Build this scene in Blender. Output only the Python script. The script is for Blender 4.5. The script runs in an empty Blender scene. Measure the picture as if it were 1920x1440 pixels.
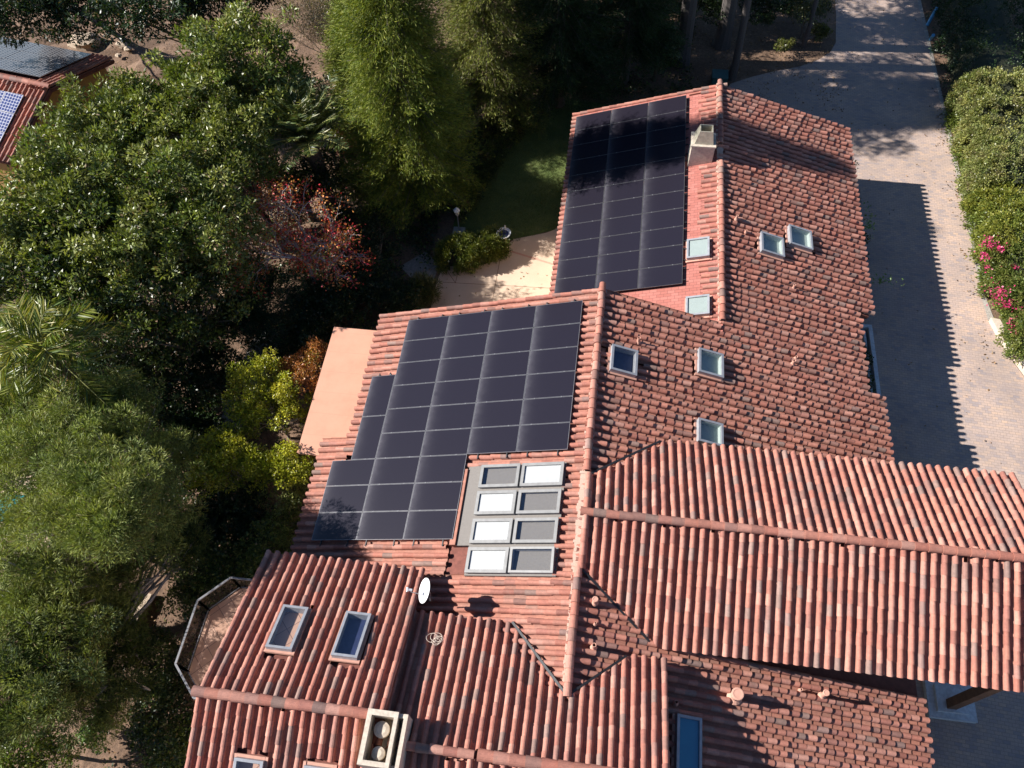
import bpy, bmesh, math
import numpy as np
from math import radians, sin, cos, pi, tan
rng = np.random.default_rng(7)
SC = bpy.context.scene
COL = SC.collection
G = 6.8                     # height of the main ridge above the ground

# ------------------------------------------------------------------ camera
CAM = np.array([-0.19935, -9.19657, 29.53193]); FPX = 1508.3
def rotm(pi_, ya, ro):
    a, b, c = np.radians([pi_, ya, ro])
    Rx = np.array([[1,0,0],[0,cos(a),-sin(a)],[0,sin(a),cos(a)]])
    Rz = np.array([[cos(b),-sin(b),0],[sin(b),cos(b),0],[0,0,1]])
    Rr = np.array([[cos(c),-sin(c),0],[sin(c),cos(c),0],[0,0,1]])
    return Rz @ Rx @ Rr
CM = rotm(31.711, 10.270, -3.516)
def at(u, v, z):
    """world point at height z that was surveyed at pixel (u,v) of the photograph"""
    d = CM @ np.array([(u-960)/FPX, -(v-720)/FPX, -1.0])
    return CAM + d*(z-CAM[2])/d[2]
cd = bpy.data.cameras.new('camera'); cam = bpy.data.objects.new('camera', cd); COL.objects.link(cam)
import mathutils
m4 = mathutils.Matrix([[*CM[0], CAM[0]], [*CM[1], CAM[1]], [*CM[2], CAM[2]], [0,0,0,1]])
cam.matrix_world = m4
cd.sensor_width = 36; cd.lens = FPX/1920*36; cd.clip_end = 2000; cd.clip_start = .1
SC.camera = cam

# ------------------------------------------------------------------ materials
def nmat(name):
    m = bpy.data.materials.new(name); m.use_nodes = True
    nt = m.node_tree; b = nt.nodes['Principled BSDF']
    return m, nt, b
def N(nt, t, **k):
    n = nt.nodes.new(t)
    for a, v in k.items():
        if a.startswith('i_'): n.inputs[a[2:].replace('_', ' ')].default_value = v
        else: setattr(n, a, v)
    return n
def ramp(nt, fac, stops):
    r = N(nt, 'ShaderNodeValToRGB'); nt.links.new(fac, r.inputs[0])
    e = r.color_ramp.elements
    while len(e) > 1: e.remove(e[-1])
    e[0].position, e[0].color = stops[0][0], (*stops[0][1], 1)
    for p, c in stops[1:]:
        q = e.new(p); q.color = (*c, 1)
    return r.outputs[0]
def mixc(nt, fac, a, b, mode='MIX'):
    m = N(nt, 'ShaderNodeMix', data_type='RGBA', blend_type=mode)
    for s, v in ((0, fac), (6, a), (7, b)):
        if hasattr(v, 'links'): nt.links.new(v, m.inputs[s])
        else: m.inputs[s].default_value = v if s == 0 else (*v, 1)
    return m.outputs[2]
def objco(nt, kind='Object'):
    return N(nt, 'ShaderNodeTexCoord').outputs[kind]
def noise(nt, co, scale, detail=4, rough=.6, out=0):
    n = N(nt, 'ShaderNodeTexNoise'); n.inputs['Scale'].default_value = scale
    n.inputs['Detail'].default_value = detail; n.inputs['Roughness'].default_value = rough
    nt.links.new(co, n.inputs['Vector']); return n.outputs[out]
def bump(nt, b, h, strength=.3, dist=.02):
    bn = N(nt, 'ShaderNodeBump'); bn.inputs['Strength'].default_value = strength
    bn.inputs['Distance'].default_value = dist
    nt.links.new(h, bn.inputs['Height']); nt.links.new(bn.outputs[0], b.inputs['Normal'])
def plain(name, col, rough=.7, metal=0, vary=.15, scale=6, spec=None):
    m, nt, b = nmat(name)
    n = noise(nt, objco(nt), scale)
    lo = tuple(c*(1-vary) for c in col); hi = tuple(min(1, c*(1+vary)) for c in col)
    c = ramp(nt, n, [(.3, lo), (.7, hi)]); nt.links.new(c, b.inputs['Base Color'])
    b.inputs['Roughness'].default_value = rough; b.inputs['Metallic'].default_value = metal
    if spec is not None: b.inputs['Specular IOR Level'].default_value = spec
    return m
def tile_mat():
    m, nt, b = nmat('clay_tile')
    at_ = N(nt, 'ShaderNodeAttribute', attribute_name='Col')
    co = objco(nt)
    n1 = noise(nt, co, 9, 5, .7); n2 = noise(nt, co, 60, 3, .6)
    f = ramp(nt, n1, [(.3, (.78,.78,.78)), (.7, (1.15,1.13,1.1))])
    c = mixc(nt, 1.0, at_.outputs['Color'], f, 'MULTIPLY')
    f2 = ramp(nt, n2, [(.35, (.86,.86,.86)), (.65, (1.1,1.1,1.1))])
    c = mixc(nt, 1.0, c, f2, 'MULTIPLY')
    n3 = noise(nt, co, 2.2, 6, .75)
    dk = ramp(nt, n3, [(.58, (0,0,0)), (.76, (.55,.55,.55))])
    c = mixc(nt, dk, c, (.20,.16,.13))
    nt.links.new(c, b.inputs['Base Color']); b.inputs['Roughness'].default_value = .78
    b.inputs['Specular IOR Level'].default_value = .35
    bump(nt, b, n2, .25, .006)
    return m
def leaf_mat(name='foliage', rough=.42, spec=.5, trans=.22):
    m, nt, b = nmat(name)
    at_ = N(nt, 'ShaderNodeAttribute', attribute_name='Col')
    nt.links.new(at_.outputs['Color'], b.inputs['Base Color'])
    b.inputs['Roughness'].default_value = rough; b.inputs['Specular IOR Level'].default_value = spec
    tr = N(nt, 'ShaderNodeBsdfTranslucent')
    tc = mixc(nt, 1.0, at_.outputs['Color'], (1.5, 1.55, .6), 'MULTIPLY'); nt.links.new(tc, tr.inputs[0])
    mx = N(nt, 'ShaderNodeMixShader'); mx.inputs[0].default_value = trans
    nt.links.new(b.outputs[0], mx.inputs[1]); nt.links.new(tr.outputs[0], mx.inputs[2])
    nt.links.new(mx.outputs[0], nt.nodes['Material Output'].inputs[0])
    return m
def attr_mat(name, rough=.8):
    m, nt, b = nmat(name)
    at_ = N(nt, 'ShaderNodeAttribute', attribute_name='Col')
    n = noise(nt, objco(nt), 14, 5)
    c = mixc(nt, 1.0, at_.outputs['Color'], ramp(nt, n, [(.3,(.7,.7,.7)),(.7,(1.2,1.2,1.2))]), 'MULTIPLY')
    nt.links.new(c, b.inputs['Base Color']); b.inputs['Roughness'].default_value = rough
    return m
def paver_mat():
    m, nt, b = nmat('driveway_pavers')
    co = objco(nt)
    mp = N(nt, 'ShaderNodeMapping'); mp.inputs['Rotation'].default_value = (0,0,radians(4)); nt.links.new(co, mp.inputs[0])
    br = N(nt, 'ShaderNodeTexBrick'); nt.links.new(mp.outputs[0], br.inputs['Vector'])
    br.offset = .5; br.squash = 1
    br.inputs['Scale'].default_value = 1; br.inputs['Brick Width'].default_value = .24; br.inputs['Row Height'].default_value = .12
    br.inputs['Mortar Size'].default_value = .007; br.inputs['Mortar Smooth'].default_value = .3
    br.inputs['Color1'].default_value = (0,0,0,1); br.inputs['Color2'].default_value = (1,1,1,1); br.inputs['Mortar'].default_value = (.5,.5,.5,1)
    br.inputs['Bias'].default_value = 0
    c = ramp(nt, br.outputs['Color'], [(0,(.29,.255,.25)), (.3,(.38,.305,.26)), (.5,(.41,.325,.27)), (.7,(.36,.295,.26)), (1,(.44,.335,.26))])
    n = noise(nt, co, .7, 4, .6); c = mixc(nt, 1.0, c, ramp(nt, n, [(.3,(.86,.87,.9)), (.7,(1.1,1.06,1.0))]), 'MULTIPLY')
    n2 = noise(nt, co, 25, 4, .7); c = mixc(nt, 1.0, c, ramp(nt, n2, [(.3,(.85,.85,.85)), (.7,(1.12,1.12,1.12))]), 'MULTIPLY')
    n4 = noise(nt, co, .22, 6, .7); c = mixc(nt, 1.0, c, ramp(nt, n4, [(.38,(.92,.90,.90)), (.62,(1.18,1.12,1.09))]), 'MULTIPLY')
    n5 = noise(nt, co, 3.1, 5, .8); c = mixc(nt, ramp(nt, n5, [(.70,(0,0,0)), (.84,(.4,.4,.4))]), c, (.20,.17,.15))
    c = mixc(nt, br.outputs['Fac'], c, (.24,.19,.16))
    nt.links.new(c, b.inputs['Base Color']); b.inputs['Roughness'].default_value = .85
    return m
def ground_mat():
    m, nt, b = nmat('garden_soil')
    co = objco(nt)
    n = noise(nt, co, .35, 6, .65); n2 = noise(nt, co, 6, 6, .75); n3 = noise(nt, co, 30, 3, .7)
    c = ramp(nt, n, [(.35,(.13,.08,.05)), (.58,(.22,.14,.09)), (.72,(.36,.25,.17))])
    c = mixc(nt, 1.0, c, ramp(nt, n2, [(.3,(.6,.6,.6)), (.7,(1.25,1.22,1.2))]), 'MULTIPLY')
    c = mixc(nt, 1.0, c, ramp(nt, n3, [(.35,(.7,.7,.7)), (.65,(1.2,1.2,1.2))]), 'MULTIPLY')
    nt.links.new(c, b.inputs['Base Color']); b.inputs['Roughness'].default_value = .95
    bump(nt, b, n2, .6, .08)
    return m
def lawn_mat():
    m, nt, b = nmat('lawn_turf')
    co = objco(nt); n = noise(nt, co, 1.1, 5, .7); n2 = noise(nt, co, 45, 3, .7)
    c = ramp(nt, n, [(.3,(.06,.10,.02)), (.6,(.12,.155,.04)), (.75,(.19,.17,.07))])
    c = mixc(nt, 1.0, c, ramp(nt, n2, [(.3,(.5,.5,.5)), (.7,(1.4,1.4,1.3))]), 'MULTIPLY')
    nt.links.new(c, b.inputs['Base Color']); b.inputs['Roughness'].default_value = .9; bump(nt, b, n2, .8, .04)
    return m
def shingle_mat():
    m, nt, b = nmat('red_shingle')
    co = N(nt, 'ShaderNodeUVMap').outputs[0]
    br = N(nt, 'ShaderNodeTexBrick'); nt.links.new(co, br.inputs['Vector'])
    br.inputs['Scale'].default_value = 1; br.inputs['Brick Width'].default_value = .28; br.inputs['Row Height'].default_value = .14
    br.inputs['Mortar Size'].default_value = .006; br.inputs['Color1'].default_value = (.33,.11,.085,1); br.inputs['Color2'].default_value = (.40,.15,.12,1)
    br.inputs['Mortar'].default_value = (.13,.05,.04,1)
    n = noise(nt, co, 40, 3, .7)
    c = mixc(nt, 1.0, br.outputs['Color'], ramp(nt, n, [(.3,(.8,.8,.8)),(.7,(1.15,1.15,1.15))]), 'MULTIPLY')
    nt.links.new(c, b.inputs['Base Color']); b.inputs['Roughness'].default_value = .9
    return m
def panel_mat():
    m, nt, b = nmat('solar_cells')
    uv = N(nt, 'ShaderNodeUVMap').outputs[0]
    sx = N(nt, 'ShaderNodeSeparateXYZ'); nt.links.new(uv, sx.inputs[0])
    # x = metres up from the lower frame: dust settles along that edge
    e = N(nt, 'ShaderNodeMath', operation='MULTIPLY'); nt.links.new(sx.outputs[0], e.inputs[0]); e.inputs[1].default_value = -7.5
    ex = N(nt, 'ShaderNodeMath', operation='EXPONENT'); nt.links.new(e.outputs[0], ex.inputs[0])
    co = objco(nt)
    n = noise(nt, co, 3.0, 5, .7); n2 = noise(nt, co, 90, 2, .6)
    nr = ramp(nt, n, [(.3,(.35,.35,.35)), (.75,(1,1,1))])
    d = N(nt, 'ShaderNodeMath', operation='MULTIPLY'); nt.links.new(ex.outputs[0], d.inputs[0]); nt.links.new(nr, d.inputs[1])
    d2 = N(nt, 'ShaderNodeMath', operation='MULTIPLY_ADD'); nt.links.new(d.outputs[0], d2.inputs[0]); d2.inputs[1].default_value = .30; d2.inputs[2].default_value = .008
    w = N(nt, 'ShaderNodeTexWave', wave_type='BANDS', bands_direction='Y'); nt.links.new(uv, w.inputs[0]); w.inputs['Scale'].default_value = 11
    c = ramp(nt, w.outputs[0], [(0,(.006,.006,.012)), (.93,(.010,.009,.019)), (1,(.024,.022,.034))])
    c = mixc(nt, n2, c, (.015,.012,.018))
    c = mixc(nt, d2.outputs[0], c, (.34,.33,.36))
    nt.links.new(c, b.inputs['Base Color']); b.inputs['Roughness'].default_value = .24
    b.inputs['Specular IOR Level'].default_value = .32
    return m
def blue_panel_mat(c1=(.02,.035,.13,1), c2=(.03,.05,.17,1), mo=(.55,.55,.6,1)):
    m, nt, b = nmat('blue_cells')
    uv = N(nt, 'ShaderNodeUVMap').outputs[0]
    br = N(nt, 'ShaderNodeTexBrick'); nt.links.new(uv, br.inputs['Vector']); br.offset = 0
    br.inputs['Scale'].default_value = 1; br.inputs['Brick Width'].default_value = .16; br.inputs['Row Height'].default_value = .16
    br.inputs['Mortar Size'].default_value = .011; br.inputs['Mortar'].default_value = mo
    br.inputs['Color1'].default_value = c1; br.inputs['Color2'].default_value = c2
    nt.links.new(br.outputs['Color'], b.inputs['Base Color']); b.inputs['Roughness'].default_value = .2
    return m
def glass_mat(name, tint=(.6,.75,.8), alpha=.35, rough=.05):
    m, nt, b = nmat(name)
    b.inputs['Base Color'].default_value = (*tint, 1); b.inputs['Roughness'].default_value = rough
    b.inputs['Specular IOR Level'].default_value = .8
    tr = N(nt, 'ShaderNodeBsdfTransparent'); tr.inputs[0].default_value = (.96,.965,.965,1)
    mx = N(nt, 'ShaderNodeMixShader'); mx.inputs[0].default_value = alpha
    b.inputs['Metallic'].default_value = 1
    nt.links.new(tr.outputs[0], mx.inputs[1]); nt.links.new(b.outputs[0], mx.inputs[2])
    nt.links.new(mx.outputs[0], nt.nodes['Material Output'].inputs[0])
    return m
def terracotta_floor():
    m, nt, b = nmat('terracotta_floor')
    co = objco(nt)
    mp = N(nt, 'ShaderNodeMapping'); mp.inputs['Rotation'].default_value = (0,0,radians(45)); nt.links.new(co, mp.inputs[0])
    br = N(nt, 'ShaderNodeTexBrick'); nt.links.new(mp.outputs[0], br.inputs['Vector']); br.offset = 0
    br.inputs['Scale'].default_value = 1; br.inputs['Brick Width'].default_value = .45; br.inputs['Row Height'].default_value = .45
    br.inputs['Mortar Size'].default_value = .01; br.inputs['Mortar'].default_value = (.20,.12,.09,1)
    br.inputs['Color1'].default_value = (.48,.27,.18,1); br.inputs['Color2'].default_value = (.56,.34,.24,1)
    nt.links.new(br.outputs['Color'], b.inputs['Base Color']); b.inputs['Roughness'].default_value = .6
    return m
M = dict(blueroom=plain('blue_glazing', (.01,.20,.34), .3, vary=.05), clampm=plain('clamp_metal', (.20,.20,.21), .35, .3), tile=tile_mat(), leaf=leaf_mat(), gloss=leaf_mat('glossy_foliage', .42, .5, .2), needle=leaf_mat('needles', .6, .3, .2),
    bark=attr_mat('bark'), paver=paver_mat(), soil=ground_mat(), lawn=lawn_mat(), shingle=shingle_mat(), cells=panel_mat(), bcells=blue_panel_mat(), angle_grey_cells=blue_panel_mat((.02,.022,.03,1), (.03,.032,.04,1), (.36,.36,.37,1)),
    glass=glass_mat('skylight_glass', (.8,.88,1.0), .055), rail_glass=glass_mat('rail_glass', (.3,.3,.3), .12), floor=terracotta_floor(),
    stucco=plain('stucco', (.58,.46,.33), .9, vary=.08), ystucco=plain('yellow_stucco', (.50,.29,.10), .9, vary=.1),
    under=plain('underlay', (.16,.055,.04), .9, vary=.3), mortar=plain('mortar', (.52,.37,.29), .95, vary=.12, scale=20),
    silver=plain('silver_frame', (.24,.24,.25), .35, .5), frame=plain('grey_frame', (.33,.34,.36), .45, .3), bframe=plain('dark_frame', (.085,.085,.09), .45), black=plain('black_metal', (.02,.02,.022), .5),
    cframe=plain('light_frame', (.20,.20,.195), .5, .1), white=plain('white_paint', (.80,.79,.77), .6, vary=.05), blind=plain('white_blind', (.50,.50,.49), .6, vary=.03),
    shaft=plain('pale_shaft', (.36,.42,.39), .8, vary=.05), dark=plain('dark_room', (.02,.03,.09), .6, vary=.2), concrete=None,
    stone=plain('grey_stone', (.34,.31,.27), .9, vary=.3, scale=14),
    gravelc=plain('roof_flashing', (.17,.155,.14), .8, vary=.12, scale=25), cream=plain('cream_chimney', (.50,.43,.345), .9, vary=.2, scale=9),
    marble=plain('white_marble', (.75,.73,.70), .5, vary=.08), lamp=plain('grey_lamp', (.30,.29,.28), .5, .2), wood=plain('brown_timber', (.16,.085,.045), .8, vary=.3),
    bluepipe=plain('blue_pipe', (.08,.30,.48), .5), clay=plain('clay_vent', (.50,.27,.20), .8, vary=.1), rock=plain('rock', (.42,.33,.24), .9, vary=.3, scale=5),
    teal=plain('teal_box', (.03,.10,.10), .6), water=plain('pool_water', (.01,.30,.36), .08, vary=.1), path=plain('grey_path', (.26,.24,.22), .9, vary=.25, scale=8),
    coil=plain('pale_cable', (.7,.6,.5), .6), rust=plain('rusty_trim', (.30,.12,.08), .7, vary=.2), planter=plain('white_ledge', (.55,.57,.58), .8, vary=.2, scale=9))
def salmon_mat():
    m, nt, b = nmat('salmon_roofing'); co = objco(nt)
    n = noise(nt, co, .9, 6, .7); c = ramp(nt, n, [(.3,(.50,.25,.165)), (.5,(.56,.285,.19)), (.75,(.59,.31,.21))])
    sx = N(nt, 'ShaderNodeSeparateXYZ'); nt.links.new(co, sx.inputs[0])
    md = N(nt, 'ShaderNodeMath', operation='MODULO'); nt.links.new(sx.outputs[1], md.inputs[0]); md.inputs[1].default_value = .93
    sm = ramp(nt, md.outputs[0], [(0,(.55,.55,.55)), (.014,(0,0,0))]); c = mixc(nt, sm, c, (.30,.15,.10))
    n2 = noise(nt, co, 7, 6, .8); c = mixc(nt, ramp(nt, n2, [(.62,(0,0,0)), (.8,(.45,.45,.45))]), c, (.33,.20,.14))
    nt.links.new(c, b.inputs['Base Color']); b.inputs['Roughness'].default_value = .85
    return m
M['salmon'] = salmon_mat()
def conc():
    m, nt, b = nmat('patio_concrete'); co = objco(nt)
    n = noise(nt, co, .8, 5, .6); c = ramp(nt, n, [(.3,(.52,.385,.28)), (.7,(.60,.46,.34))])
    n2 = noise(nt, co, 40, 3); c = mixc(nt, 1.0, c, ramp(nt, n2, [(.3,(.92,.92,.92)),(.7,(1.06,1.06,1.06))]), 'MULTIPLY')
    nt.links.new(c, b.inputs['Base Color']); b.inputs['Roughness'].default_value = .85
    return m
M['concrete'] = conc()

# ------------------------------------------------------------------ mesh building
class MB:
    def __init__(s): s.v = []; s.f = []; s.c = []; s.n = 0; s.uv = []
    def add(s, v, f, c=None):
        v = np.asarray(v, float); f = np.asarray(f, int)
        s.v.append(v); s.f.append(f + s.n)
        if c is None: c = (1,1,1)
        c = np.asarray(c, float)
        if c.ndim == 1: c = np.tile(c, (len(v), 1))
        s.c.append(c); s.n += len(v)
        return s
    def box(s, x0, x1, y0, y1, z0, z1, c=None):
        v = [(x,y,z) for z in (z0,z1) for y in (y0,y1) for x in (x0,x1)]
        return s.add(v, [(0,2,3,1),(4,5,7,6),(0,1,5,4),(2,6,7,3),(0,4,6,2),(1,3,7,5)], c)
    def obox(s, o, u, v, w, c=None):   # origin + three edge vectors
        o, u, v, w = map(np.array, (o,u,v,w))
        P = [o+a*u+b*v+d*w for d in (0,1) for b in (0,1) for a in (0,1)]
        return s.add(P, [(0,2,3,1),(4,5,7,6),(0,1,5,4),(2,6,7,3),(0,4,6,2),(1,3,7,5)], c)
    def tube(s, pts, rad, n=6, c=None, cap=True):
        pts = np.asarray(pts, float); k = len(pts); rad = np.broadcast_to(rad, (k,))
        t = np.gradient(pts, axis=0); t /= np.linalg.norm(t, axis=1)[:, None] + 1e-9
        ref = np.array([0,0,1.]) if abs(t[0][2]) < .9 else np.array([1.,0,0])
        a = np.cross(t, ref); a /= np.linalg.norm(a, axis=1)[:, None] + 1e-9
        b = np.cross(t, a)
        th = np.arange(n)*2*pi/n
        V = pts[:,None] + rad[:,None,None]*(a[:,None]*np.cos(th)[None,:,None] + b[:,None]*np.sin(th)[None,:,None])
        V = V.reshape(-1,3); F = []
        for i in range(k-1):
            for j in range(n): F.append((i*n+j, i*n+(j+1)%n, (i+1)*n+(j+1)%n, (i+1)*n+j))
        s.add(V, F, c)
        if cap:
            for i0 in (0, (k-1)*n):
                cc = V[i0:i0+n].mean(0); P = np.vstack([V[i0:i0+n], cc])
                s.add(P, [(j, (j+1)%n, n, n) for j in range(n)], c)
        return s
    def lathe(s, o, prof, n=24, c=None):
        o = np.array(o, float); th = np.arange(n)*2*pi/n
        V = np.array([[o[0]+r*cos(a), o[1]+r*sin(a), o[2]+z] for r, z in prof for a in th])
        F = [(i*n+j, i*n+(j+1)%n, (i+1)*n+(j+1)%n, (i+1)*n+j) for i in range(len(prof)-1) for j in range(n)]
        return s.add(V, F, c)
    def build(s, name, mat, parent=None, smooth=False, uv=None):
        V = np.vstack(s.v); C = np.vstack(s.c)
        fl = []; ls = []
        for f in s.f:
            if f.shape[1] == 4:
                tri = f[:,2] == f[:,3]
                if tri.any():
                    q = f[~tri]; t = f[tri][:, :3]
                    if len(q): fl.append(q.ravel()); ls.append(np.full(len(q), 4))
                    fl.append(t.ravel()); ls.append(np.full(len(t), 3)); continue
            fl.append(f.ravel()); ls.append(np.full(len(f), f.shape[1]))
        fl = np.concatenate(fl).astype(np.int32); ls = np.concatenate(ls).astype(np.int32)
        st = np.concatenate([[0], np.cumsum(ls)[:-1]]).astype(np.int32)
        me = bpy.data.meshes.new(name)
        me.vertices.add(len(V)); me.vertices.foreach_set('co', V.astype(np.float32).ravel())
        me.loops.add(len(fl)); me.loops.foreach_set('vertex_index', fl)
        me.polygons.add(len(ls)); me.polygons.foreach_set('loop_start', st); me.polygons.foreach_set('loop_total', ls)
        me.polygons.foreach_set('use_smooth', np.full(len(ls), bool(smooth)))
        me.update(calc_edges=True)
        a = me.attributes.new('Col', 'FLOAT_COLOR', 'POINT')
        a.data.foreach_set('color', np.hstack([C, np.ones((len(C),1))]).astype(np.float32).ravel())
        if uv is not None:
            l = me.uv_layers.new(name='UVMap'); l.data.foreach_set('uv', uv(V[fl]).astype(np.float32).ravel())
        me.materials.append(mat)
        o = bpy.data.objects.new(name, me); COL.objects.link(o)
        if parent is not None:
            o.parent = parent; o.matrix_parent_inverse = parent.matrix_world.inverted() if 0 else mathutils.Matrix.Translation(-wloc(parent))
        return o
def wloc(o):
    v = mathutils.Vector(o.location)
    while o.parent is not None:
        v = o.matrix_parent_inverse.translation + v
        o = o.parent; v = v + mathutils.Vector(o.location)
    return v
def tag(o, label=None, cat=None, group=None, kind=None):
    if label: o['label'] = label
    if cat: o['category'] = cat
    if group: o['group'] = group
    if kind: o['kind'] = kind
    return o
def thing(name, loc, label=None, cat=None, group=None):
    o = bpy.data.objects.new(name, None); o.location = tuple(float(a) for a in loc); COL.objects.link(o); o.empty_display_size = .3
    return tag(o, label, cat, group)
def sub(name, parent, loc=None):       # an empty part that carries sub-parts
    o = bpy.data.objects.new(name, None); COL.objects.link(o); o.parent = parent; o.empty_display_size = .2
    w = wloc(parent); o.matrix_parent_inverse = mathutils.Matrix.Translation(-w); o.location = tuple(w if loc is None else mathutils.Vector([float(a) for a in loc]))
    return o
def wloc(o):
    if o.parent is None: return mathutils.Vector(o.location)
    return mathutils.Vector(o.location) + o.matrix_parent_inverse.translation + wloc(o.parent)

# ------------------------------------------------------------------ clay tiles
PAL = np.array([(.425,.168,.122),(.445,.200,.152),(.38,.140,.102),(.41,.165,.122),(.33,.128,.098),(.29,.142,.115),(.275,.165,.138),(.46,.225,.175),(.36,.152,.118),(.25,.145,.125)])
PW = np.array([.19,.17,.15,.14,.10,.085,.05,.025,.075,.015]); PW = PW/PW.sum()
def tile_cols(n, dark=0.):
    c = PAL[rng.choice(len(PAL), n, p=PW)]
    return c*np.array([.93,1.0,1.0])*(1+rng.normal(0,.09,(n,1)))*(1-dark)
def slope(O, U, S):
    O, U, S = (np.array(a, float) for a in (O,U,S)); U /= np.linalg.norm(U); S /= np.linalg.norm(S)
    Nn = np.cross(U, S);
    if Nn[2] < 0: Nn = -Nn
    return O, U, S, Nn
def tiles(mb, fr, width, length, keep=None, pitch=.282, expo=.36, start=0., dark=0., pans=True, wob=.003, lf=.010, seam=False, stg=.03, vary=.025, bp=.12, bh=.016):
    """rows of barrel tiles on a slope; fr = (O eave corner, U along eave, S up the slope, N)"""
    O, U, S, Nn = fr
    nu = int(round(width/pitch)); pitch = width/nu; ns = int(math.ceil(length/expo))
    for kind in (('pan',) if pans else ()) + ('cover',):
        off = .5 if kind == 'cover' else 1.0
        cu = (np.arange(nu if (kind == 'cover' or seam) else nu-1)+(0 if seam and kind == 'pan' else off))*pitch; rs = np.arange(ns)*expo + start
        cu, rs = np.meshgrid(cu, rs, indexing='ij')
        if kind == 'cover':
            ex_ = expo + rng.uniform(-vary, vary, rs.shape); ex_[:, 0] = 0; rs = start + np.cumsum(ex_, axis=1)
            lim = rs < length - .04
        else: lim = np.ones(rs.shape, bool)
        colw = np.cumsum(rng.normal(0, wob*.5, cu.shape), axis=1); colw -= colw.mean(1, keepdims=True)
        stag = rng.normal(0, stg, (cu.shape[0],1)) if kind == 'cover' else 0
        cu2 = (cu + colw.clip(-.025,.025) + rng.normal(0, wob, cu.shape)).ravel(); rs2 = (rs + np.where(rs > start+.01, stag, 0) + rng.normal(0,.008,cu.shape)*(rs > start+.01)).ravel()
        lm = lim.ravel(); cc = cu.ravel()[lm]; rr = rs.ravel()[lm]; cu2 = cu2[lm]; rs2 = rs2[lm]
        if keep is not None:
            P = O + U*cc[:,None] + S*(rr+.2)[:,None]
            k = keep(P[:,0], P[:,1]); cu2, rs2 = cu2[k], rs2[k]
        n = len(cu2)
        if not n: continue
        L = .455; nseg = 8 if kind == 'cover' else 5
        if kind == 'cover':
            th = np.linspace(-.12, pi+.12, nseg+1); r0, r1 = .087, .078
            rings = [(0, r0-.014, lf), (0, r0, lf), (L, r1, -lf)]; base = -.045; hh = 1.16
        else:
            th = np.linspace(pi, 2*pi, nseg+1); r0, r1 = .088, .098
            rings = [(0, r0-.012, .012), (0, r0, .012), (L, r1, -.010)]; base = -.030; hh = .80
        T = []
        for (b, r, lift) in rings:
            T.append(np.stack([-r*np.cos(th), np.full_like(th, b), base + lift + r*hh*np.sin(th)], 1))
        if kind == 'pan': T[0] = T[1] + np.array([0,0,-.012])
        T = np.vstack(T); m = nseg+1
        F = [(i*m+j, i*m+j+1, (i+1)*m+j+1, (i+1)*m+j) for i in range(2) for j in range(nseg)]
        F = np.array(F)
        rot = rng.normal(0, .012, n); tl = rng.normal(0, .006, n); hj = rng.normal(0, .003, n); sc = 1+rng.normal(0,.025,n)
        a = T[None,:,0]*sc[:,None]; b = T[None,:,1]; bo = np.where(rng.uniform(size=n) < bp, bh*rng.uniform(.6,1.3,n), 0) if kind == 'cover' else np.zeros(n)
        c = T[None,:,2] + hj[:,None] + tl[:,None]*b + bo[:,None]*(1-b/L)
        uu = cu2[:,None] + a + rot[:,None]*(b-.2); ss = rs2[:,None] + b
        V = O + uu[...,None]*U + ss[...,None]*S + c[...,None]*Nn
        FF = (F[None] + (np.arange(n)*len(T))[:,None,None]).reshape(-1,4)
        col = tile_cols(n, dark)
        if kind == 'pan': col = col*.5 + np.array([.36,.165,.115])*.5*(1-dark)
        mb.add(V.reshape(-1,3), FF, np.repeat(col, len(T), axis=0))
def ridge_tiles(mb, a, b, r=.125, expo=.36, lift=.02):
    a, b = np.array(a, float), np.array(b, float); d = b-a; L = np.linalg.norm(d); d /= L
    side = np.cross(d, (0,0,1)); side /= np.linalg.norm(side); up = np.cross(side, d)
    n = int(round(L/expo)); ex = L/n; th = np.linspace(-.25, pi+.25, 11)
    for i in range(n):
        col = tile_cols(1)[0]
        o = a + d*(i*ex) + side*rng.normal(0,.006) + up*rng.normal(0,.004); V = []
        for (t, rr, li) in ((0, r-.018, lift+.018), (0, r, lift+.018), (ex+.06, r*.86, lift-.008)):
            for q in th: V.append(o + d*t + side*(rr*cos(q)) + up*(li + rr*.95*sin(q)-.03))
        m = len(th); F = [(p*m+j, p*m+j+1, (p+1)*m+j+1, (p+1)*m+j) for p in range(2) for j in range(m-1)]
        mb.add(V, F, col)
def deck(mb, pts, th=.16, drop=.15, c=None):
    """solid slab under a polygon of slope points"""
    P = np.array(pts, float); n = np.cross(P[1]-P[0], P[2]-P[0]); n /= np.linalg.norm(n)
    if n[2] < 0: n = -n
    T = P - n*drop; B = T - n*th; k = len(P)
    mb.add(np.vstack([T,B]), [(i, (i+1)%k, k+(i+1)%k, k+i) for i in range(k)], c)
    mb.v.append(T); mb.f.append(np.array([list(range(k))])+mb.n); mb.c.append(np.ones((k,3))); mb.n += k
    mb.v.append(B); mb.f.append(np.array([list(range(k))[::-1]])+mb.n); mb.c.append(np.ones((k,3))); mb.n += k
def bisect(o, co, no):
    """keep what lies on the negative side of the plane (co,no)"""
    bm = bmesh.new(); bm.from_mesh(o.data)
    bmesh.ops.bisect_plane(bm, geom=bm.verts[:]+bm.edges[:]+bm.faces[:], plane_co=co, plane_no=no, clear_outer=True)
    bm.to_mesh(o.data); bm.free()

# ================================================================== THE HOUSE
t = tan(radians(17.872)); XB = 4.489; tC = .41; tD = .40; tE = .33
zA = lambda x: G - t*abs(x)
zBl = lambda x: G + t*x - 2*t*XB
house = thing('tile_roofed_house', (0,0,0), 'large house with many clay tile roofs filling the centre and bottom', 'house')
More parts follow.
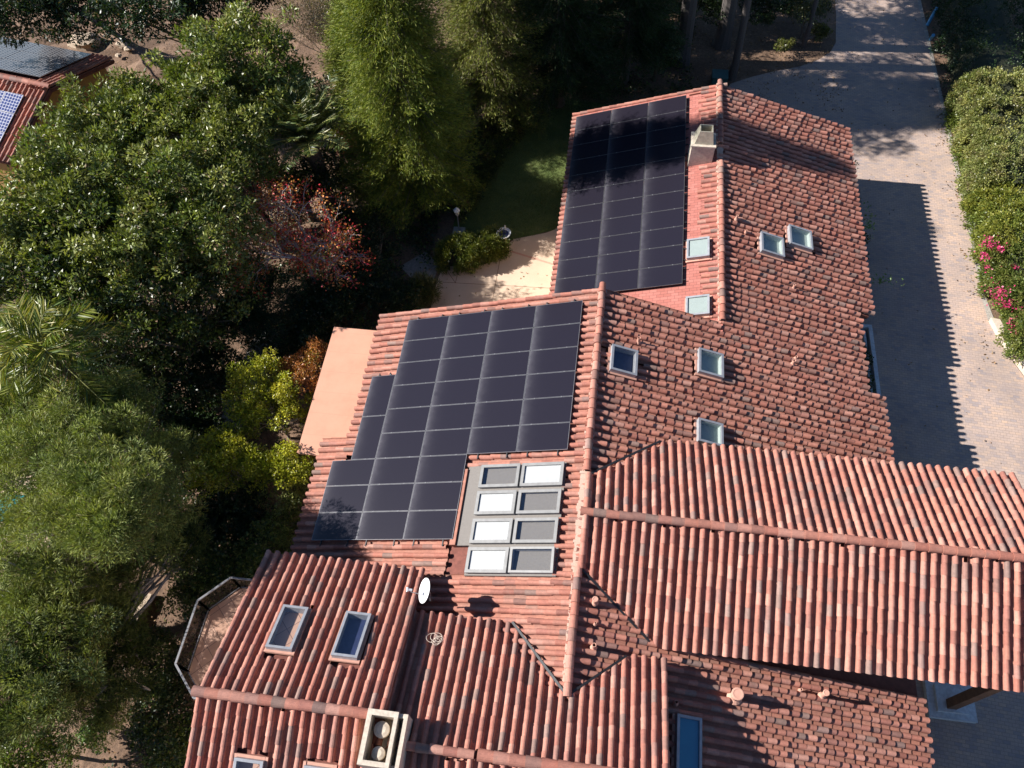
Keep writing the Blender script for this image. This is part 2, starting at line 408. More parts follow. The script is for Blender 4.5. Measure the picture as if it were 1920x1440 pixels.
# --- main wing (runs north-south) -------------------------------------------------
YN, YBN, XE = 9.0, 22.42, 10.82
roofA = sub('roof', house, (0,2,G)); roofA['label'] = 'main gable roof over the tall central wing and the long eastern slope'
mb = MB()
deck(mb, [(0.02,-12,zA(.02)),(10.7,-12,zA(10.7)),(10.7,7.5,zA(10.7)),(.02,7.5,zA(.02))])
deck(mb, [(0.02,7.5,zA(.02)),(10.0,7.5,zA(10.0)),(10.0,YN-.1,zA(10.0)),(.02,YN-.1,zA(.02))])
deck(mb, [(XB,YN-.1,zA(XB)),(10.0,YN-.1,zA(10.0)),(10.0,11.45,zA(10.0)),(XB,11.45,zA(XB))])
deck(mb, [(XB,11.45,zA(XB)),(10.7,11.45,zA(10.7)),(10.7,YBN-.08,zA(10.7)),(XB,YBN-.08,zA(XB))])
deck(mb, [(-.02,-5,zA(.02)),(-.02,YN-.1,zA(.02)),(-8.62,YN-.1,zA(8.62)),(-8.62,3.35,zA(8.62)),(-8.62,-5,zA(8.62))])
deck(mb, [(-8.62,-5,zA(8.62)),(-8.62,3.35,zA(8.62)),(-9.55,3.35,zA(9.55)),(-9.55,-5,zA(9.55))])
mb.build('roof_deck', M['under'], roofA)
# eastern slope, shared by both north-south wings
cs, sn = cos(radians(17.872)), sin(radians(17.872))
frE = slope((XE,-12,zA(XE)), (0,1,0), (-cs,0,sn))
inC = lambda x,y: (x > -.1) & (G + tC*(1.5-abs(y-.10)) > G - t*np.abs(x) + .33) & (y < 3.2) & (y > -3.0)
def inEup(x,y): return (G + .62 - tE*abs(y+6.75) > G - t*np.abs(x) + .33) & (x < 2.62) & (y < -3.3)
SKR = [(.45,1.33,5.55,6.55),(3.52,4.40,6.42,7.40),(3.52,4.36,3.70,4.55),(6.06,7.0,12.90,13.88),(7.30,8.26,13.75,14.75)]
def keepE(x,y):
    k = np.where(y > YN-.02, x > XB+.10, x > .10)
    k &= np.where((y > 7.62) & (y < 11.5), x < 10.1, True)
    k &= y < YBN-.02
    k &= ~inC(x,y) & ~inEup(x,y)
    for a,b,c,d in SKR: k &= ~((x > a-.12) & (x < b+.16) & (y > c-.05) & (y < d+.05))
    k &= ~((x > 3.0) & (x < 3.65) & (y > -5.72) & (y < -4.95) & False)
    return k
mb = MB(); tiles(mb, frE, 22.42+12, (XE)/cs+.05, keepE, lf=.016, stg=.05, expo=.325, vary=.045, bp=.38, bh=.034)
o = mb.build('roof_tiles', M['tile'], roofA); o['label'] = 'long eastern slope of clay tiles facing the driveway'
# western slope
frW = slope((-9.66,YN+.03,zA(9.66)), (0,-1,0), (cs,0,sn))
PA_x0, LP, RP = .647, 1.74, .994
def inPA(x,y):
    s = -x/cs - PA_x0          # slope distance down from the right edge of the array
    r = (8.413-y)/RP; c = s/LP
    a = (r > .15) & (r < 5.9) & (c > .12) & (c < 3.95)
    b = (r > 2.7) & (r < 6.3) & (c > 3.5) & (c < 4.45)
    d = (r > 5.7) & (r < 8.85) & (c > 2.1) & (c < 4.85)
    return a | b | d
def keepW(x,y):
    k = (x < -.10) & ~inPA(x,y)
    k &= np.where(y > 3.4, x > -8.72, True)
    k &= ~((x > -4.05) & (x < -.62) & (y > -1.62) & (y < 2.06))
    k &= ~((G + .62 - tE*abs(y+6.75) > G + t*x + .33) & (y < -3.1) & (x > -4.6))
    k &= ~((y < -2.1) & (x < -4.7))
    return k
mb = MB(); tiles(mb, frW, YN+.03+5.1, 9.66/cs+.03, keepW, wob=.006)
o = mb.build('roof_tiles', M['tile'], roofA); o['label'] = 'western slope of clay tiles under the big solar array'
for a_, b_ in (((0,-4.98,G+.055),(0,-1.35,G+.055)),((0,1.70,G+.055),(0,YN+.08,G+.055)),((XB,YN,zA(XB)+.055),(XB,17.28,zA(XB)+.055)),((XB,18.35,zA(XB)+.055),(XB,YBN+.06,zA(XB)+.055))):
    mb = MB(); ridge_tiles(mb, a_, b_); mb.build('ridge_tiles', M['tile'], roofA)
mb = MB()
def mortar_strip(x, y0, y1, z):
    n = int((y1-y0)/.09)
    for i in range(n):
        y = y0+(y1-y0)*i/n; w = .13+rng.normal(0,.02); h = z-.02+rng.normal(0,.008)
        mb.box(x-w, x+w, y, y+(y1-y0)/n, z-.14, h)
mortar_strip(-.03, -4.95, -1.36, G+.02); mortar_strip(-.05, -1.36, 1.7, G+.04); mortar_strip(0, 1.7, YN, G); mb.build('ridge_mortar', M['mortar'], roofA)
mb = MB(); mortar_strip(XB-.02, YN, YBN, zA(XB)); mb.build('ridge_mortar', M['mortar'], roofA)
# --- north wing western slope: composition shingle with a border of tiles ---------------
roofB = sub('roof', house, (2,15,4)); roofB['label'] = 'lower north wing roof, red shingle with a border of clay tiles'
XW = -2.12
frB = slope((XW,YBN,zBl(XW)), (0,-1,0), (cs,0,sn))
mb = MB(); deck(mb, [(XB,8.6,zBl(XB)),(XB,YBN-.05,zBl(XB)),(XW+.06,YBN-.05,zBl(XW+.06)),(XW+.06,8.6,zBl(XW+.06))], drop=.05)
mb.build('shingle_deck', M['shingle'], roofB, uv=lambda p: np.stack([p[:,0]/cs, p[:,1]], 1))
CHB = (3.18, 4.14, 17.43, 18.25)
def keepB(x,y):
    k = ((x > XB-.78) & (x < XB-.12)) | (x < XW+.45) | (y > YBN-.28)
    k &= ~((x > CHB[0]-.1) & (y > CHB[2]-.1) & (y < CHB[3]+.1))
    return k & (y > 8.9)
mb = MB(); tiles(mb, frB, YBN-8.6, (XB-XW)/cs, lambda x,y: keepB(x,y) & ((x > XB-.78) | (y > YBN-.28)))
mb.build('roof_tiles', M['tile'], roofB)
mb = MB(); tiles(mb, frB, YBN-8.6, (XB-XW)/cs, lambda x,y: keepB(x,y) & (x < XW+.45) & (y < YBN-.28)); mb.build('eave_tiles', M['tile'], roofB)
mb = MB()   # rust trim strip along the tile border by the north rake
mb.obox((XB-1.3,YBN-.42,zBl(XB-1.3)-.04), (1.15*cs*1.0,0,1.15*sn*1.0), (0,.05,0), (0,0,.07)); mb.build('rake_trim', M['rust'], roofB)
# --- east wing (cross gable, over the carport) --------------------------------------------
roofC = sub('roof', house, (6,0,7)); roofC['label'] = 'eastern cross gable roof reaching over the driveway'
ZC = G+.615; YC = .10; XC1 = 13.42
cC, sC = cos(math.atan(tC)), sin(math.atan(tC))
eN, eS = 3.50, -3.22
zc = lambda y: ZC - tC*abs(y-YC)
mb = MB()
for ye, sg in ((eN-.1,1),(eS+.1,-1)):
    xv = (G - zc(ye))/t
    yv = YC + sg*(ZC-G)/tC
    deck(mb, [(.02,YC,ZC),(XC1-.08,YC,ZC),(XC1-.08,ye,zc(ye)),(xv,ye,zc(ye)),(.02,yv,zc(yv))])
mb.build('roof_deck', M['under'], roofC)
frCN = slope((XC1,eN,zc(eN)), (-1,0,0), (0,-cC,sC)); frCS = slope((0,eS,zc(eS)), (1,0,0), (0,cC,sC))
mb = MB(); tiles(mb, frCN, XC1, (eN-YC)/cC, lambda x,y: ((zc(y) > G - t*x - .35)) & (y > YC+.1)); oN = mb.build('roof_tiles', M['tile'], roofC)
mb = MB(); tiles(mb, frCS, XC1, (YC-eS)/cC, lambda x,y: ((zc(y) > G - t*x - .35)) & (y < YC-.1)); oS = mb.build('roof_tiles', M['tile'], roofC)
oN['label'] = 'upper slope above the cross ridge'; oS['label'] = 'lower slope below the cross ridge'
# valley cuts
def valley(o, a, b, keep_pt, gap=.09):
    a = np.array([a[0],a[1],0.]); b = np.array([b[0],b[1],0.]); d = b-a; n = np.array([d[1],-d[0],0.]); n /= np.linalg.norm(n)
    if np.dot(np.array([keep_pt[0],keep_pt[1],0])-a, n) > 0: n = -n
    bisect(o, tuple(a-n*gap), tuple(n))
valley(oN, (0,1.60), (2.30,3.43), (6,1)); valley(oS, (0,-1.39), (2.18,-3.12), (6,-1))
mb = MB(); ridge_tiles(mb, (-.08,YC,ZC+.05), (XC1+.05,YC,ZC+.05), r=.135, expo=.38); 
for sgn, y0, y1 in ((1, YC, 1.60), (-1, YC, -1.39)):   # verge tiles closing the west end
    ridge_tiles(mb, (.08,y1,zc(y1)+.03), (.08,y0+sgn*.12,zc(y0)+.03), r=.10)
mb.build('ridge_tiles', M['tile'], roofC)
mb = MB()   # timber gable beam, fascia and rafters tails at the east eaves
for ye, s_ in ((eN-.16,1),(eS+.16,-1)):
    mb.box(2.6, XC1-.12, ye-.03, ye+.03, zc(ye)-.34, zc(ye)-.25)
mb.build('fascia', M['wood'], roofC)
# --- south wings --------------------------------------------------------------------------
roofE = sub('roof', house, (-1,-7,7)); roofE['label'] = 'low southern cross gable roof in the bottom middle'
YE_, ZE = -6.75, G+.62; ze = lambda y: ZE - tE*abs(y-YE_); cE, sE = cos(math.atan(tE)), sin(math.atan(tE))
XEe = 2.74
mb = MB()
deck(mb, [(-4.95,YE_,ZE),(0,YE_,ZE),(0,-4.88,G),(-1.70,-3.08,ze(-3.08)),(-4.95,-3.08,ze(-3.08))])
deck(mb, [(0,YE_,ZE),(XEe-.07,YE_,ZE),(XEe-.07,-3.62,ze(-3.62)),(1.55,-3.62,ze(-3.62)),(0,-4.88,G)])
deck(mb, [(-4.95,YE_,ZE),(XEe-.07,YE_,ZE),(XEe-.07,-10,ze(-10)),(-4.95,-10,ze(-10))])
mb.box(XEe-.35, XEe-.12, -10, -4.0, 4.6, 6.1)
mb.build('roof_deck', M['under'], roofE)
yw = -3.0
fr = slope((0,yw,ze(yw)), (-1,0,0), (0,-cE,sE)); mb = MB(); tiles(mb, fr, 5.08, (yw-YE_)/cE, lambda x,y: (y > YE_+.1), seam=True); o = mb.build('roof_tiles', M['tile'], roofE); valley(o, (0,-4.88), (-1.70,-3.0), (-2,-6))
ye2 = -3.55
fr = slope((XEe,ye2,ze(ye2)), (-1,0,0), (0,-cE,sE)); mb = MB(); tiles(mb, fr, XEe, (ye2-YE_)/cE, lambda x,y: (y > YE_+.1)); o = mb.build('roof_tiles', M['tile'], roofE); valley(o, (0,-4.88), (1.52,-3.57), (2,-6))
fr = slope((-5,-10,ze(-10)), (1,0,0), (0,cE,sE)); mb = MB(); tiles(mb, fr, XEe+5, (YE_+10)/cE, lambda x,y: (y < YE_-.1)); mb.build('roof_tiles', M['tile'], roofE)
mb = MB(); ridge_tiles(mb, (-4.4,YE_,ZE+.05), (-2.25,YE_,ZE+.05), r=.125); ridge_tiles(mb, (-2.1,YE_,ZE+.06), (XEe,YE_,ZE+.06), r=.16, expo=.40); mb.build('ridge_tiles', M['tile'], roofE)
roofD = sub('roof', house, (-7,-6,7.8)); roofD['label'] = 'high south western gable roof with four roof windows'
YD, ZD = -6.18, G+1.0; zd = lambda y: ZD - tD*abs(y-YD); cD, sD = cos(math.atan(tD)), sin(math.atan(tD))
XD0, XD1 = -9.62, -4.52; eD = -1.68
mb = MB(); deck(mb, [(XD0+.07,YD,ZD),(XD1-.07,YD,ZD),(XD1-.07,eD-.08,zd(eD-.08)),(XD0+.07,eD-.08,zd(eD-.08))]); deck(mb, [(XD0+.07,YD,ZD),(XD1-.07,YD,ZD),(XD1-.07,-10,zd(-10)),(XD0+.07,-10,zd(-10))])
mb.build('roof_deck', M['under'], roofD)
SKD = [(-8.24,-7.52,-4.83,-3.54),(-6.40,-5.70,-4.83,-3.50)]; SKD2 = [(-8.22,-7.48,-8.9,-7.50),(-6.40,-5.68,-8.9,-7.46)]
def keepD(x,y):
    k = np.abs(y-YD) > .1
    for a,b,c,d in SKD+SKD2: k &= ~((x > a-.05) & (x < b+.05) & (y > c-.1) & (y < d+.1))
    k &= ~((x > -4.98) & (y < -6.1) & (y > -7.4))
    return k
fr = slope((XD0,eD,zd(eD)), (1,0,0), (0,-cD,sD)); mb = MB(); tiles(mb, fr, XD1-XD0, (eD-YD)/cD, lambda x,y: keepD(x,y) & (y > YD)); mb.build('roof_tiles', M['tile'], roofD)
fr = slope((XD0,-10,zd(-10)), (1,0,0), (0,cD,sD)); mb = MB(); tiles(mb, fr, XD1-XD0, (YD+10)/cD, lambda x,y: keepD(x,y) & (y < YD)); mb.build('roof_tiles', M['tile'], roofD)
mb = MB(); ridge_tiles(mb, (XD0-.02,YD,ZD+.05), (-4.98,YD,ZD+.05), r=.145, expo=.37); mb.build('ridge_tiles', M['tile'], roofD)

mb = MB()
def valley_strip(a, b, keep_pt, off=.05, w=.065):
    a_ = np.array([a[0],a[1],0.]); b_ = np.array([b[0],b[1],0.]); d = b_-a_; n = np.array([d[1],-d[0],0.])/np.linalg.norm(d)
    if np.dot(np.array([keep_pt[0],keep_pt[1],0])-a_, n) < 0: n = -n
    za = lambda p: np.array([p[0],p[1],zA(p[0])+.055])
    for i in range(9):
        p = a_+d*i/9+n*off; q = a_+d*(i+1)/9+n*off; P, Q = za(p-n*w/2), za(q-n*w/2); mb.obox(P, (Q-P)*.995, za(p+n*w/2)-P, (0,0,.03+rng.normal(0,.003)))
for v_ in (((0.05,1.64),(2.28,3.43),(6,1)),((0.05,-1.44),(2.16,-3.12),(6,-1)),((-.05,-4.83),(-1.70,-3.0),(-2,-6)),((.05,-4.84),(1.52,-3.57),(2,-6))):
    mb = MB(); valley_strip(*v_); mb.build('valley_shade_line', M['black'], house)  # black strips paint the dark shadow line between the roofs at each valley
# --- walls ----------------------------------------------------------------------------------
mb = MB()
def prism_wall(poly):      # footprint corners with top heights
    P = np.array([(x,y,0.) for x,y,z in poly]); T = np.array(poly, float); k = len(P)
    mb.add(np.vstack([P,T]), [(i,(i+1)%k,k+(i+1)%k,k+i) for i in range(k)])
e = .55; dz = -.30
prism_wall([(0,YN-.5,G+dz),(-8.0,YN-.5,zA(8.0)+dz),(-8.0,3.0,zA(8.0)+dz),(-9.0,3.0,zA(9.0)+dz),(-9.0,-9.5,zA(9.0)+dz),(0,-9.5,G+dz-.2)])
prism_wall([(0,YN-.5,G+dz),(4.4,YN-.5,zA(4.4)+dz),(9.5,YN-.5,zA(9.5)+dz),(9.5,-11,zA(9.5)+dz),(0,-11,G+dz-.6)])
prism_wall([(4.49,8.8,zA(4.49)+dz),(9.5,8.8,zA(9.5)+dz),(9.5,11.6,zA(9.5)+dz),(10.2,11.6,zA(10.2)+dz),(10.2,YBN-.5,zA(10.2)+dz),(4.49,YBN-.5,zA(4.49)+dz),(-1.6,YBN-.5,zBl(-1.6)+dz),(-1.6,8.8,zBl(-1.6)+dz)])
prism_wall([(9.5,7.2,zA(9.5)+dz),(10.2,7.2,zA(10.2)+dz),(10.2,-8,zA(10.2)+dz),(9.5,-8,zA(9.5)+dz)])
prism_wall([(-9.1,-2.2,zd(-2.2)+dz),(-4.8,-2.2,zd(-2.2)+dz),(-4.8,YD,ZD+dz),(-4.8,-9.5,zd(-9.5)+dz),(-9.1,-9.5,zd(-9.5)+dz),(-9.1,YD,ZD+dz)])
mb.build('wall', M['stucco'], house)
# carport post and tiled plinth at the driveway
mb = MB(); mb.box(12.75,13.05,-2.6,-2.3,.35,5.7); mb.obox((9.8,-2.62,5.65),(3.5,0,0),(0,.34,0),(0,0,.24)); o = mb.build('carport_post', M['wood'], house)
mb = MB(); mb.box(12.2,13.75,-2.9,-1.6,0,.22); mb.box(12.45,13.45,-2.7,-1.85,.22,.36); o = mb.build('post_plinth', M['planter'], house)

# --- skylights ------------------------------------------------------------------------------
def plane_fr(kind, x, y):
    if kind == 'AR': return np.array([x,y,zA(x)]), np.array([-cs,0,sn]), np.array([0,1.,0]), np.array([sn,0,cs])
    if kind == 'AL': return np.array([x,y,G+t*x]), np.array([cs,0,sn]), np.array([0,1.,0]), np.array([-sn,0,cs])
    if kind == 'BL': return np.array([x,y,zBl(x)]), np.array([cs,0,sn]), np.array([0,1.,0]), np.array([-sn,0,cs])
    if kind == 'DN': return np.array([x,y,zd(y)]), np.array([1.,0,0]), np.array([0,cD,-sD]), np.array([0,sD,cD])
    if kind == 'DS': return np.array([x,y,zd(y)]), np.array([1.,0,0]), np.array([0,cD,sD]), np.array([0,-sD,cD])
def skylight(kind, x0, x1, y0, y1, style, h=.17, fw=.055, fmat='frame', label=None, tilt=0, flash=True):
    o, A, B, Nn = plane_fr(kind, x0, y0)
    if kind == 'AR': o = plane_fr(kind, x1, y0)[0]
    ex = (x1-x0)/(cs if kind in ('AR','AL','BL') else 1); ey = (y1-y0)/(1 if kind in ('AR','AL','BL') else cD)
    o = o + Nn*(-.08)
    s = sub('skylight', house, o);
    if label: s['label'] = label
    H = h + .08
    A_, B_ = A*ex, B*ey
    if tilt:
        N2 = Nn
    mb = MB()
    def ring(mb, i0, i1, z0, z1, tl=0):
        for (a0,a1,b0,b1) in ((i0,i1,i0,ey-i0),(ex-i1,ex-i0,i0,ey-i0),(i1,ex-i1,i0,i1),(i1,ex-i1,ey-i1,ey-i0)):
            mb.obox(o+A*a0+B*b0+Nn*z0, A*(a1-a0), B*(b1-b0), Nn*(z1-z0))
    ring(mb, 0, fw, .0, H); mb.build('curb', M['frame'], s)
    mb = MB()
    ring(mb, -.012, fw+.012, H+.002, H+.045) if not tilt else None
    if tilt:
        q = Nn*np.cos(tilt) - B*np.sin(tilt); Bt = B*np.cos(tilt) + Nn*np.sin(tilt); Bt = B*np.cos(tilt)+Nn*np.sin(tilt)
        oo = o + Nn*(H+.01)
        for (a0,a1,b0,b1) in ((-.01,.07,0,ey),(ex-.07,ex+.01,0,ey),(.07,ex-.07,0,.07),(.07,ex-.07,ey-.07,ey)):
            mb.obox(oo+A*a0+Bt*b0, A*(a1-a0), Bt*(b1-b0), q*.045)
    mb.build('frame', M[fmat], s)
    mb = MB()
    if tilt: mb.obox(oo+A*.06+Bt*.06+q*.015, A*(ex-.12), Bt*(ey-.12), q*.012)
    else: mb.obox(o+A*fw+B*fw+Nn*(H+.004), A*(ex-2*fw), B*(ey-2*fw), Nn*.012)
    mb.build('glass', M['glass'], s)
    mb = MB()
    if style == 'blind':
        mb.obox(o+A*(fw+.004)+B*(fw+.004)+Nn*(H-.03), A*(ex-2*fw-.008), B*(ey-2*fw-.008), Nn*.02); mb.build('blind', M['blind'], s)
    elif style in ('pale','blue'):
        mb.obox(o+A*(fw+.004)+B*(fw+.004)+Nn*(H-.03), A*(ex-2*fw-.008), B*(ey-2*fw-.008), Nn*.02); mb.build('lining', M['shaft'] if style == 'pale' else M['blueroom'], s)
    elif style == 'shaft':
        mb.obox(o+A*(fw+.002)+B*(fw+.002)+Nn*.004, A*.02, B*(ey-2*fw-.004), Nn*(H-.012)); mb.obox(o+A*(ex-fw-.022)+B*(fw+.002)+Nn*.004, A*.02, B*(ey-2*fw-.004), Nn*(H-.012))
        mb.obox(o+A*(fw+.024)+B*(ey-fw-.022)+Nn*.004, A*(ex-2*fw-.048), B*.02, Nn*(H-.012)); mb.build('shaft', M['shaft'], s)
        mb = MB(); mb.obox(o+A*(fw+.024)+B*(fw+.002)+Nn*.045, A*(ex-2*fw-.05), B*(ey-2*fw-.026), Nn*.01); mb.build('shaft_floor', M['shaft'], s)
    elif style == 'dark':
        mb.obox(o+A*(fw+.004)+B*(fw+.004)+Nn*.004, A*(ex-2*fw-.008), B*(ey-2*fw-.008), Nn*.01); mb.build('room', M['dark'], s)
    elif style == 'floor':
        mb.obox(o+A*(fw+.004)+B*(fw+.004)+Nn*.004, A*(ex-2*fw-.008)*1.0, B*(ey-2*fw-.008), Nn*.01); mb.build('room', M['floor'], s)
    if flash:
        mb = MB(); w = .075
        for (a0,a1,b0,b1) in ((-w,-.002,-w,ey+w),(ex+.002,ex+w,-w,ey+w),(0,ex,-w,-.002),(0,ex,ey+.002,ey+w)):
            mb.obox(o+A*a0+B*b0+Nn*.06, A*(a1-a0), B*(b1-b0), Nn*(.045+abs(rng.normal(0,.012))))
        mb.build('flashing', M['clay'], s)
    return s
names = ['roof window with dark blue glass nearest the main ridge','roof window in the middle of the eastern slope','roof window partly behind the cross gable','left one of two roof windows high on the eastern slope','right one of two roof windows high on the eastern slope']
for i, (a,b,c,d) in enumerate(SKR): skylight('AR', a, b, c, d, 'dark' if i == 0 else 'shaft', label=names[i])
skylight('BL', 3.24, 4.06, 12.10, 13.06, 'pale', label='pale roof window beside the north solar array'); skylight('BL', 3.24, 4.06, 9.3, 10.18, 'pale', label='pale roof window low on the north wing shingles')
xs8 = [(-3.34,-2.08),(-1.99,-.68)]; ys8 = [(1.22,2.0),(.29,1.07),(-.66,.12),(-1.60,-.82)]
st8 = [('dark','blind'),('blind','dark'),('blind','dark'),('blind','dark')]
for j, (c,d) in enumerate(ys8):
    for i, (a,b) in enumerate(xs8):
        skylight('AL', a, b, c, d, st8[j][i], h=.11, fw=.075, fmat='cframe', flash=False, tilt=(radians(5) if (i==1 and j==3) else 0),
            label=('white blind' if st8[j][i]=='blind' else 'dark glass') + (' tilted open' if (i==1 and j==3) else ''))
s = sub('skylight_surround', house, (-2,0,6))
mb = MB(); o, A, B, Nn = plane_fr('AL', -3.82, -.70)
mb.obox(o-Nn*.08, A*(3.18/cs), B*2.75, Nn*.10); mb.build('flashing_sheet', M['gravelc'], s)
mb = MB(); o, A, B, Nn = plane_fr('AL', -4.02, -.70); mb.obox(o-Nn*.08, A*.20, B*2.62, Nn*.17); mb.build('side_board', M['rust'], s)
mb = MB(); o, A, B, Nn = plane_fr('AL', -3.40, -1.66); mb.obox(o-Nn*.08, A*(2.78/cs), B*.96, Nn*.10); mb.build('flashing_sheet', M['gravelc'], s)
def sky_south(x0, x1, yl, yu, kind, style, label):
    # yl = end nearer the ridge, yu = nearer the eave (both as world y)
    if kind == 'DN': skylight('DN', x0, x1, min(yl,yu), max(yl,yu), style, h=.13, fw=.05, label=label)
    else: skylight('DS', x0, x1, min(yl,yu), max(yl,yu), style, h=.13, fw=.05, label=label)
sky_south(-8.24,-7.52,-4.83,-3.54,'DN','floor','roof window showing a terracotta floor inside'); sky_south(-6.40,-5.70,-4.83,-3.50,'DN','dark','roof window with dark blue glass')
sky_south(-8.22,-7.48,-8.9,-7.50,'DS','floor','roof window at the bottom left'); sky_south(-6.40,-5.68,-8.9,-7.46,'DS','dark','roof window just at the bottom edge')
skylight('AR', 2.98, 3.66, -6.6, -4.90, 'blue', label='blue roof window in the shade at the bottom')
# --- vents ------------------------------------------------------------------------------------
def vent(x, y, z, r, h, cap=False, label=None):
    s = sub('vent_pipe', house, (x,y,z))
    mb = MB(); mb.lathe((x,y,z), [(r+.0,-.15),(r,h),(r*.75,h),(r*.72,h-.08)], 14)
    mb.lathe((x,y,z), [(r*1.7,-.02),(r*1.3,.04),(r,.08)], 14); mb.build('pipe', M['clay'], s, smooth=False)
    if cap:
        mb = MB(); mb.lathe((x,y,z), [(r*.9,h-.06),(r*1.32,h-.01),(r*1.36,h+.02),(r*1.25,h+.035),(r*.95,h+.04),(r*.9,h+.03),(.001,h+.03)], 20); mb.build('pipe_cap', M['clay'], s)
    if label: s['label'] = label
for p in ((5.11,14.3,.05,.22),(5.5,13.75,.035,.14),(7.40,11.57,.05,.24),(1.40,7.05,.055,.26),(7.30,8.25,.05,.12),(7.16,7.95,.06,.26),(.62,-3.55,.06,.28),(.62,-2.9,.035,.12),(6.74,-3.57,.04,.15),(3.0,-4.6,.05,.2)):
    vent(p[0], p[1], zA(p[0])+.03, p[2], p[3])
vent(.56,-2.30,zA(.56)+.03,.065,.30,True,'round capped vent by the ridge'); vent(4.72,-4.12,zA(4.72)+.04,.13,.42,True,'large round capped vent in the lower right'); vent(7.41,-3.6,zA(7.41)+.04,.07,.42,True)
# tile chips lying on the eastern slope, tapered mortar lumps
# --- north chimney ------------------------------------------------------------------------------
ch = sub('chimney', house, (3.66,17.84,5)); ch['label'] = 'square cream chimney with a tapered metal hood'
x0,x1,y0,y1 = CHB; mb = MB(); mb.box(x0,x1,y0,y1,4.3,5.97); mb.build('stack', M['cream'], ch)
mb = MB(); mb.box(x0-.03,x1+.03,y0-.03,y1+.03,5.975,6.05); mb.build('chimney_crown', M['cream'], ch)
mb = MB(); a = [(x0+.10,y0+.10,6.055),(x1-.08,y0+.10,6.055),(x1-.08,y1-.06,6.055),(x0+.10,y1-.06,6.055)]; b = [(x0+.25,y0+.22,6.62),(x1-.18,y0+.22,6.62),(x1-.18,y1-.16,6.62),(x0+.25,y1-.16,6.62)]
ai = [(x0+.28,y0+.25,6.62),(x1-.21,y0+.25,6.62),(x1-.21,y1-.19,6.62),(x0+.28,y1-.19,6.62)]; bi = [(p[0],p[1],6.2) for p in ai]
mb.add(a+b+ai+bi, [(i,(i+1)%4,4+(i+1)%4,4+i) for i in range(4)]+[(4+i,4+(i+1)%4,8+(i+1)%4,8+i) for i in range(4)]+[(8+i,8+(i+1)%4,12+(i+1)%4,12+i) for i in range(4)]+[(12,13,14,15)])
mb.build('metal_hood', plain('hood_metal', (.45,.42,.33), .45, .4, .25), ch)
# --- south chimney: open topped box with two round flues -----------------------------------------
ch = sub('chimney', house, (-4.4,-6.7,8)); ch['label'] = 'large open topped chimney box with two round flue caps'
X0,X1,Y0,Y1,ZT = -4.95,-3.92,-7.38,-6.08,8.1
mb = MB(); mb.box(X0,X0+.12,Y0,Y1,6.2,ZT); mb.box(X1-.34,X1-.24,Y0,Y1,6.2,ZT); mb.box(X0+.12,X1-.34,Y1-.14,Y1,6.2,ZT); mb.box(X0+.12,X1-.34,Y0,Y0+.12,6.2,ZT)
mb.box(X1-.10,X1,Y0+.0,Y1-.02,6.2,ZT-.05); mb.box(X1-.24,X1-.10,Y0,Y0+.1,6.2,ZT-.25); mb.box(X1-.24,X1-.10,Y1-.12,Y1-.02,6.2,ZT-.08)
mb.box(X0+.12,X1-.34,Y0+.12,Y1-.14,6.9,7.35); mb.box(X1-.24,X1-.10,Y0+.1,Y1-.12,6.9,7.5)
mb.build('stack', M['cream'], ch)
for cx, cy, r in ((-4.56,-6.50,.20),(-4.53,-7.05,.165)):
    mb = MB(); mb.lathe((cx,cy,7.35), [(r*.75,0),(r*.75,.42)], 20); mb.lathe((cx,cy,7.35), [(r,.38),(r,.50),(r*.55,.535),(.001,.54)], 24)
    mb.build('flue', M['cream'], ch)
# --- balcony --------------------------------------------------------------------------------------
bal = sub('balcony', house, (-10.8,-4,2.6)); bal['label'] = 'angled balcony with a glazed metal railing at the south west corner'
RP_ = [(-9.0,-2.08),(-11.26,-2.08),(-12.10,-2.95),(-12.13,-4.95),(-11.22,-5.85),(-9.0,-5.95)]
DZ = 2.9
mb = MB(); k = len(RP_); T = [(x*1.0,y,DZ) for x,y in RP_]; Bt = [(x,y,DZ-.3) for x,y in RP_]
mb.add(T+Bt, [(i,(i+1)%k,k+(i+1)%k,k+i) for i in range(k)]); mb.v.append(np.array(T)); mb.f.append(np.array([list(range(k))])+mb.n); mb.c.append(np.ones((k,3))); mb.n += k
mb.build('deck', M['floor'], bal)
mb = MB(); pts = [(x,y,DZ+1.08) for x,y in RP_]
for a,b in zip(pts[:-1],pts[1:]):
    a,b = np.array(a),np.array(b); d = b-a; nrm = np.array([d[1],-d[0],0])/np.linalg.norm(d)*.032
    mb.obox(a-nrm, d, 2*nrm, (0,0,.05)); low = np.array([0,0,-1.0]); mb.obox(a-nrm*.4+low, d, nrm*.8, (0,0,.05))
mb.build('railing', plain('railing_metal', (.15,.155,.17), .5, .1), bal)
mb = MB()
for a,b in zip(pts[:-1],pts[1:]):
    a,b = np.array(a),np.array(b); n = max(1,int(np.linalg.norm(b-a)/1.1))
    for i in range(n+1):
        p = a+(b-a)*i/n; mb.box(p[0]-.025,p[0]+.025,p[1]-.025,p[1]+.025,DZ+.0,DZ+1.075)
mb.build('rail_post', M['black'], bal)
mb = MB()
for a,b in zip(pts[:-1],pts[1:]):
    a,b = np.array(a),np.array(b); d = b-a; mb.obox(a+d*.02+np.array([0,0,-.93]), d*.96, (.004,.004,0), (0,0,.9))
mb.build('rail_glass', M['rail_glass'], bal)
mb = MB()
for x,y in RP_[1:5]: mb.box(x*.985-.1,x*.985+.1,y*.98-.1,y*.98+.1,0,DZ-.3)
mb.build('support_post', M['wood'], bal)
